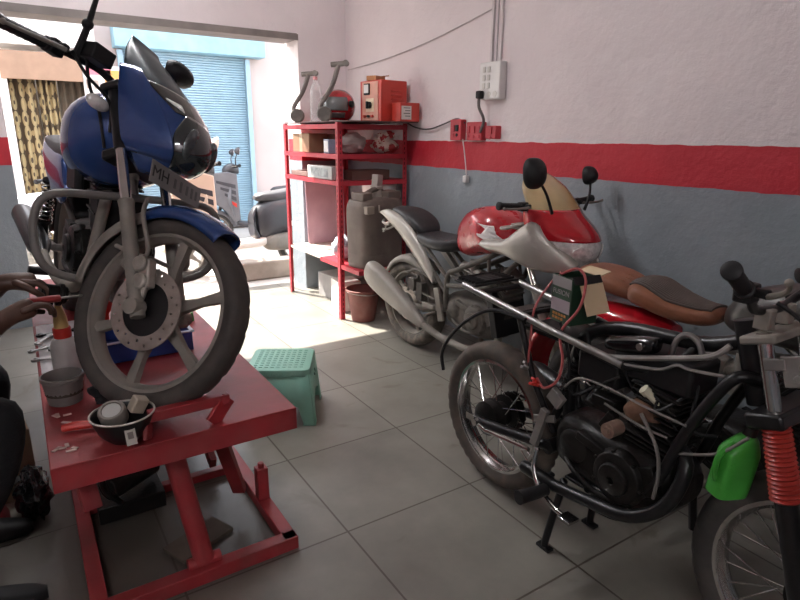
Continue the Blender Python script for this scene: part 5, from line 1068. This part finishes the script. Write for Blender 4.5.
# ------------------------------------------------------------------ scooters and a motorcycle outside
def scooter(t, body, dark, pale, seatm):
    for nm, c in (('rear_wheel', (0, 0, .225)), ('front_wheel', (1.24, 0, .225))): wheel(t, nm, .225, .09, c, 'alloy', None, DUSTM, RUB, nsp=5, hubr=.045)
    MB().body([(-.34, 0, .66, .05, .05, 2.2), (-.22, 0, .62, .14, .12, 2.6), (0, 0, .58, .19, .17, 3), (.22, 0, .55, .19, .20, 3), (.38, 0, .50, .16, .20, 3), (.46, 0, .48, .10, .16, 2.6)], n=26).build('rear_body', dark, t, angle=55)
    for s_ in (-1, 1):
        for k, (x0, z0) in enumerate(((-.20, .66), (-.10, .54))):
            MB().prism([(x0-.13, z0+.0), (x0+.22, z0-.10), (x0+.24, z0-.06), (x0-.09, z0+.06)], s_*.185, s_*.203).build('side_trim', pale, t, bevel=.005)
    MB().body([(-.30, 0, .80, .07, .02, 2.6), (-.24, 0, .80, .13, .06, 2.8), (.0, 0, .76, .15, .07, 2.8), (.25, 0, .74, .15, .06, 2.8), (.40, 0, .74, .11, .045, 2.6), (.46, 0, .735, .05, .02, 2.4)], n=26).build('seat', seatm, t, angle=60)
    MB().body([(.40, 0, .30, .14, .05, 3), (.55, 0, .28, .17, .04, 4), (.85, 0, .28, .17, .04, 4), (.98, 0, .32, .15, .05, 3)], n=24).build('floorboard', pale, t, angle=55)
    rows = []
    for (z, x, w_, cv) in ((.27, .98, .15, .03), (.45, 1.02, .20, .06), (.62, 1.05, .22, .08), (.78, 1.03, .19, .09), (.92, 1.00, .12, .08), (1.0, .985, .07, .05)):
        rows.append([(x+cv*(1-(k/6)**2), w_*k/6, z) for k in range(-6, 7)])
    ap = MB().grid(lerp_rows(rows, 24)).build('leg_shield', body, t, thick=.03, angle=60)
    for s_ in (-1, 1):
        MB().prism([(.94, .97), (1.06, 1.0), (1.25, .98), (1.40, .80), (1.30, .62), (1.14, .50), (1.0, .32), (.93, .35)], s_*.135, s_*.185).build('apron_side', body, ap, bevel=.012)
        for k in range(4): MB().prism([(.97, .52+.085*k), (1.07+.05*k, .60+.085*k), (1.07+.05*k, .635+.085*k), (.97, .575+.085*k)], s_*.180, s_*.192).build('grille_slat', dark if k else REDB, ap, bevel=.003)
    MB().body([(.46, 0, .34, .10, .03, 3), (.52, 0, .46, .10, .10, 3), (.46, 0, .62, .05, .04, 3)]).build('under_seat_panel', dark, t)
    fender(t, 'front_fender', (1.24, 0, .225), .225, .13, 10, 165, body, gap=.03)
    MB().tube([(1.24, -.07, .225), (1.17, -.06, .5), (1.06, 0, .8), (.99, 0, 1.02)], .022, n=10).build('steering_column', BLKM, t)
    MB().body([(.90, 0, 1.02, .09, .05, 2.4), (.98, 0, 1.04, .13, .075, 2.6), (1.07, 0, 1.02, .10, .07, 2.6), (1.11, 0, 1.0, .05, .04, 2.2)], n=24).build('headlamp_cowl', dark, t)
    h = handlebar(t, None, [(.97, -.05, 1.05), (.96, -.14, 1.07), (.92, -.34, 1.08)])
    for s_ in (-1, 1): mirror_arm(h, None, (.95, s_*.20, 1.09), (.93, s_*.28, 1.24), head=(.07, .05, .05), sgn=s_, m=pale)
    MB().tube([(.10, -.08, .26), (.12, -.16, .02)], .013, sm=False).build('stand_leg', BLKM, t); MB().tube([(.10, .08, .26), (.12, .16, .02)], .013, sm=False).build('stand_leg', BLKM, t)
    MB().body([(-.30, -.12, .36, .03, .035, 2.4), (-.26, -.125, .35, .05, .055, 2.4), (.05, -.125, .30, .05, .05, 2.4), (.14, -.11, .29, .02, .02, 2)]).build('silencer', BLKM, t)
    MB().body([(-.05, .12, .26, .04, .06, 2.6), (.1, .12, .28, .06, .09, 3), (.35, .10, .28, .06, .08, 3), (.42, .08, .28, .03, .04, 2)]).build('engine_case', DUSTM, t)
    return t
SBEI = mat('beige_scooter_paint', (.60, .44, .34), .4, coat=.3, var=.06)
SDRK = mat('dark_grey_scooter_paint', (.035, .035, .042), .4, coat=.2, var=.1)
SPAL = mat('pale_scooter_trim', (.72, .64, .58), .4, var=.06)
GSEAT = mat('grey_scooter_seat', (.05, .048, .052), .55)
t = thing('scooter', 'dark grey scooter with beige slatted leg shield parked outside in the sun', 'scooter', (2.66, 6.38, -.02), (R(3), 0, R(181))); t.scale = (1.0, 1.0, 1.1); scooter(t, SBEI, SDRK, SPAL, GSEAT)
t = thing('scooter', 'second scooter outside, mostly hidden by the rack upright', 'scooter', (3.45, 7.9, -.02), (R(3), 0, R(170))); scooter(t, mat('dark_silver_scooter', (.14, .14, .15), .4, metal=.3), SDRK, SDRK, GSEAT)
t = thing('motorcycle', 'pale parked motorcycle outside glimpsed behind the blue motorcycle', 'motorcycle', (-.62, 6.50, -.02), (R(-4), 0, R(-18)))
commuter(t, mat('white_blue_tank', (.58, .60, .66), .3, coat=.4), seatm=SEAT, wheelk='alloy', wb=1.28, eng=ALU, engz=.42, exm=CHR)
AXG, TPG = (1.28, 0, .30), (1.0, 0, .96)
wheel(t, 'front_wheel', .30, .085, AXG, 'alloy', None, ALU, RUB, nsp=6, disc=-1); fork_legs(t, AXG, TPG, .09); fender(t, 'front_fender', AXG, .30, .13, 15, 165, BLKP)
h = handlebar(t, None, [(.98, -.03, 1.02), (.97, -.12, 1.08), (.88, -.35, 1.06)])
m_ = MB(); m_.lathe([(0, -.12), (.06, -.10), (.085, -.04), (.09, 0), (.085, .01), (0, .014)], (1.12, 0, .92), (1, 0, 0), 26); m_.build('headlamp', LENS, t)
m_ = MB(); m_.tube([(.98, -.30, .42), (1.0, -.30, .62), (.98, 0, .64), (1.0, .30, .62), (.98, .30, .42)], .012); m_.build('leg_guard', SPAL, t)

# ------------------------------------------------------------------ mechanic sitting at the left of the lift
t = thing('person', 'mechanic in dark clothes sitting left of the lift, both hands holding a part over it', 'person', (0, 0, 0))
def skin(name, chains, m, parent, sub=2):
    """chains: list of [(point, radius), ...]; first vertex of each chain is a root; a chain may start at ('@', chain, index)"""
    me = bpy.data.meshes.new(name); vs, es, rd, roots, idx = [], [], [], [], []
    for ch in chains:
        ids = []
        for q in ch:
            if q[0] == '@': ids.append(idx[q[1]][q[2]]); continue
            vs.append(q[0]); rd.append(q[1]); ids.append(len(vs)-1)
        if ch[0][0] != '@': roots.append(ids[0])
        es += [(ids[i], ids[i+1]) for i in range(len(ids)-1)]; idx.append(ids)
    me.from_pydata([V(v) for v in vs], es, [])
    o = bpy.data.objects.new(name, me); C.objects.link(o); o.parent = parent; me.materials.append(m)
    md = o.modifiers.new('skin', 'SKIN'); md.use_smooth_shade = True; md.branch_smoothing = .6
    if not me.skin_vertices: 
        bpy.context.view_layer.objects.active = o
    sv = me.skin_vertices[0].data
    for i, r_ in enumerate(rd): sv[i].radius = (r_, r_) if not isinstance(r_, tuple) else r_; sv[i].use_root = i in roots
    s_ = o.modifiers.new('sub', 'SUBSURF'); s_.levels = sub; s_.render_levels = sub
    return o
HIP = (-.56, 2.12, .50); CH_ = (-.215, 2.19, .84); NK = (-.285, 2.10, 1.06); HD = (-.235, 2.08, 1.20)
SR, SL = (-.31, 1.91, .99), (-.31, 2.29, .99)
ER, EL = (-.27, 1.84, .82), (-.25, 2.24, .86)
WR, WL = (-.085, 1.93, .955), (-.075, 2.06, 1.035)
def hand(w, d, upv, curl, s):
    """five finger chains from the wrist w pointing along d; returns chains"""
    d = V(d).normalized(); u = V(upv).normalized(); sd_ = d.cross(u).normalized()*s; out = []
    palm = V(w)+d*.085
    for k, (off, L) in enumerate(((-.026, .062), (-.009, .072), (.009, .067), (.025, .052))):
        b0 = V(w)+d*.035+sd_*off*.7; b1 = palm+sd_*off; a1, a2, a3 = curl*.5, curl*1.15, curl*1.7
        dr = lambda a: d*cos(a)-u*sin(a)
        p1 = b1+dr(a1)*L*.45; p2 = p1+dr(a2)*L*.33; p3 = p2+dr(a3)*L*.28
        out.append([(b0, .011), (b1, .0105), (p1, .0092), (p2, .0084), (p3, .0066)])
    b0 = V(w)+d*.02-sd_*.022; p1 = b0+d*.032-sd_*.026-u*.008; p2 = p1+d*.030-sd_*.006-u*.018; p3 = p2+d*.022+sd_*.008-u*.012
    out.append([(b0, .0125), (p1, .0115), (p2, .010), (p3, .0075)])
    return out
dR, dL = V((.93, .18, .28)), V((.95, -.08, -.15))
PR, PL_ = V(WR)+dR.normalized()*.085, V(WL)+dL.normalized()*.085
chains = [[(HIP, .085), (CH_, .11), ((-.31, 2.11, .99), .085), (NK, .052), ((-.26, 2.09, 1.11), .055), (HD, (.082, .094)), ((-.215, 2.075, 1.29), .06)],
          [('@', 0, 2), (SR, .058), (ER, .043), ((-.19, 1.88, .885), .042), (WR, .027), (PR, (.036, .018))],
          [('@', 0, 2), (SL, .058), (EL, .043), ((-.18, 2.13, .945), .042), (WL, .027), (PL_, (.036, .018))],
          [('@', 0, 0), ((-.56, 2.00, .50), .075), ((-.135, 1.90, .67), .062), ((-.28, 1.93, .32), .052), ((-.33, 1.93, .09), .036), ((-.22, 1.93, .045), .035), ((-.14, 1.93, .035), .025)],
          [('@', 0, 0), ((-.56, 2.24, .50), .075), ((-.16, 2.34, .66), .062), ((-.30, 2.35, .32), .052), ((-.36, 2.35, .09), .036), ((-.25, 2.35, .045), .035), ((-.17, 2.35, .035), .025)]]
chains += hand(WR, dR, (-.25, .1, 1), 1.1, 1) + hand(WL, dL, (.15, .1, 1), 1.3, -1)
body = skin('body', chains, SKIN, t)
skin('shirt', [[((-.53, 2.12, .53), .20), ((-.30, 2.19, .74), .165), (CH_, .17), ((-.29, 2.13, .97), .13), ((-.295, 2.10, 1.03), .075)], [('@', 0, 3), (SR, .078), ((-.29, 1.87, .90), .064), (ER, .058), ((-.22, 1.86, .86), .054)], [('@', 0, 3), (SL, .078), ((-.285, 2.26, .92), .064), (EL, .058), ((-.20, 2.19, .91), .054)]], NAVY, t)
skin('trousers', [[((-.54, 2.12, .66), .20), ((-.57, 2.12, .51), .185), ((-.56, 2.0, .50), .115), ((-.125, 1.90, .675), .115), ((-.28, 1.93, .32), .072), ((-.325, 1.93, .12), .060)], [('@', 0, 1), ((-.56, 2.24, .50), .115), ((-.155, 2.34, .665), .085), ((-.30, 2.35, .32), .072), ((-.355, 2.35, .12), .060)]], BLKC, t)
for y in (1.93, 2.35):
    o_ = -.33 if y < 2 else -.36
    MB().body([(o_-.06, y, .045, .03, .03, 2.4), (o_-.03, y, .05, .045, .05, 2.8), (o_+.08, y, .045, .048, .045, 2.8), (o_+.18, y, .03, .042, .03, 2.6), (o_+.225, y, .025, .02, .02, 2)]).build('shoe', BLKP, t)
MB(M4.Translation(HD)).body([(.015, -.025, 0, .088, .092, 2), (.06, -.012, 0, .100, .097, 2), (.095, -.010, 0, .082, .080, 2), (.12, -.01, 0, .04, .04, 2)], axis='z', n=24, m=16).build('hair', BLKC, t)
fc = MB(M4.Translation((HD[0]+.083, HD[1], HD[2]-.008))); fc.body([(-.035, .006, 0, .010, .012, 2), (-.02, .018, 0, .015, .014, 2), (.012, .006, 0, .008, .008, 2)], axis='z'); fc.build('nose', SKIN, t)
for s_ in (-1, 1): e_ = MB(); e_.ball((HD[0]+.076, HD[1]+s_*.031, HD[2]+.004), (.011, .014, .010)); e_.build('eye', mat('eye_white', (.55, .52, .48), .3), t); e_ = MB(); e_.ball((HD[0]-.005, HD[1]+s_*.086, HD[2]-.005), (.018, .010, .030)); e_.build('ear', SKIN, t)
m_ = MB(); m_.ball((HD[0]+.078, HD[1], HD[2]-.058), (.010, .024, .007)); m_.build('mouth', mat('lip_brown', (.14, .05, .04), .5), t)
m_ = MB(); wv = V(WL)-dL.normalized()*.03; m_.lathe([(.027, -.006), (.032, -.004), (.032, .004), (.027, .006)], wv, dL, 22, closed=True); m_.build('bracelet', BLKP, t)
t = thing('low_stool', 'low black stool the mechanic sits on', 'stool', (-.63, 2.12, 0)); m_ = MB(); m_.cyl((0, 0, .34), (0, 0, .38), .15); m_.build('seat', BLKP, t, bevel=.01)
for k in range(4): a = R(45+90*k); MB().tube([(.10*cos(a), .10*sin(a), .345), (.14*cos(a), .14*sin(a), .008)], .014, sm=False).build('leg', BLKM, t)
t = thing('machine_part', 'dark oily machine part held in the mechanic\'s upper hand', 'machine part', (.035, 2.045, .985), (R(25), R(20), R(10))); m_ = MB(); m_.cyl((-.03, 0, 0), (.045, 0, 0), .028); m_.lathe([(.012, 0), (.036, 0), (.036, .014), (.012, .014)], (.02, 0, 0), (1, 0, 0), 24, closed=True); m_.box((.0, 0, -.03), (.035, .022, .04)); m_.build('casting', OILY, t, bevel=.003)
m_ = MB(); m_.cyl((.044, 0, .0), (.052, 0, .0), .017); m_.build('bright_ring', CHR, t)
t = thing('screwdriver', 'thin red handled screwdriver held in the mechanic\'s lower hand', 'screwdriver', (.0, 1.965, .985), (0, R(4), R(16))); m_ = MB(); m_.cyl((-.03, 0, 0), (.06, 0, 0), .011); m_.build('handle', mat('dark_red_handle', (.22, .02, .02), .4), t, bevel=.003); m_ = MB(); m_.cyl((.05, 0, 0), (.17, 0, 0), .0035); m_.build('shaft', STEEL, t)
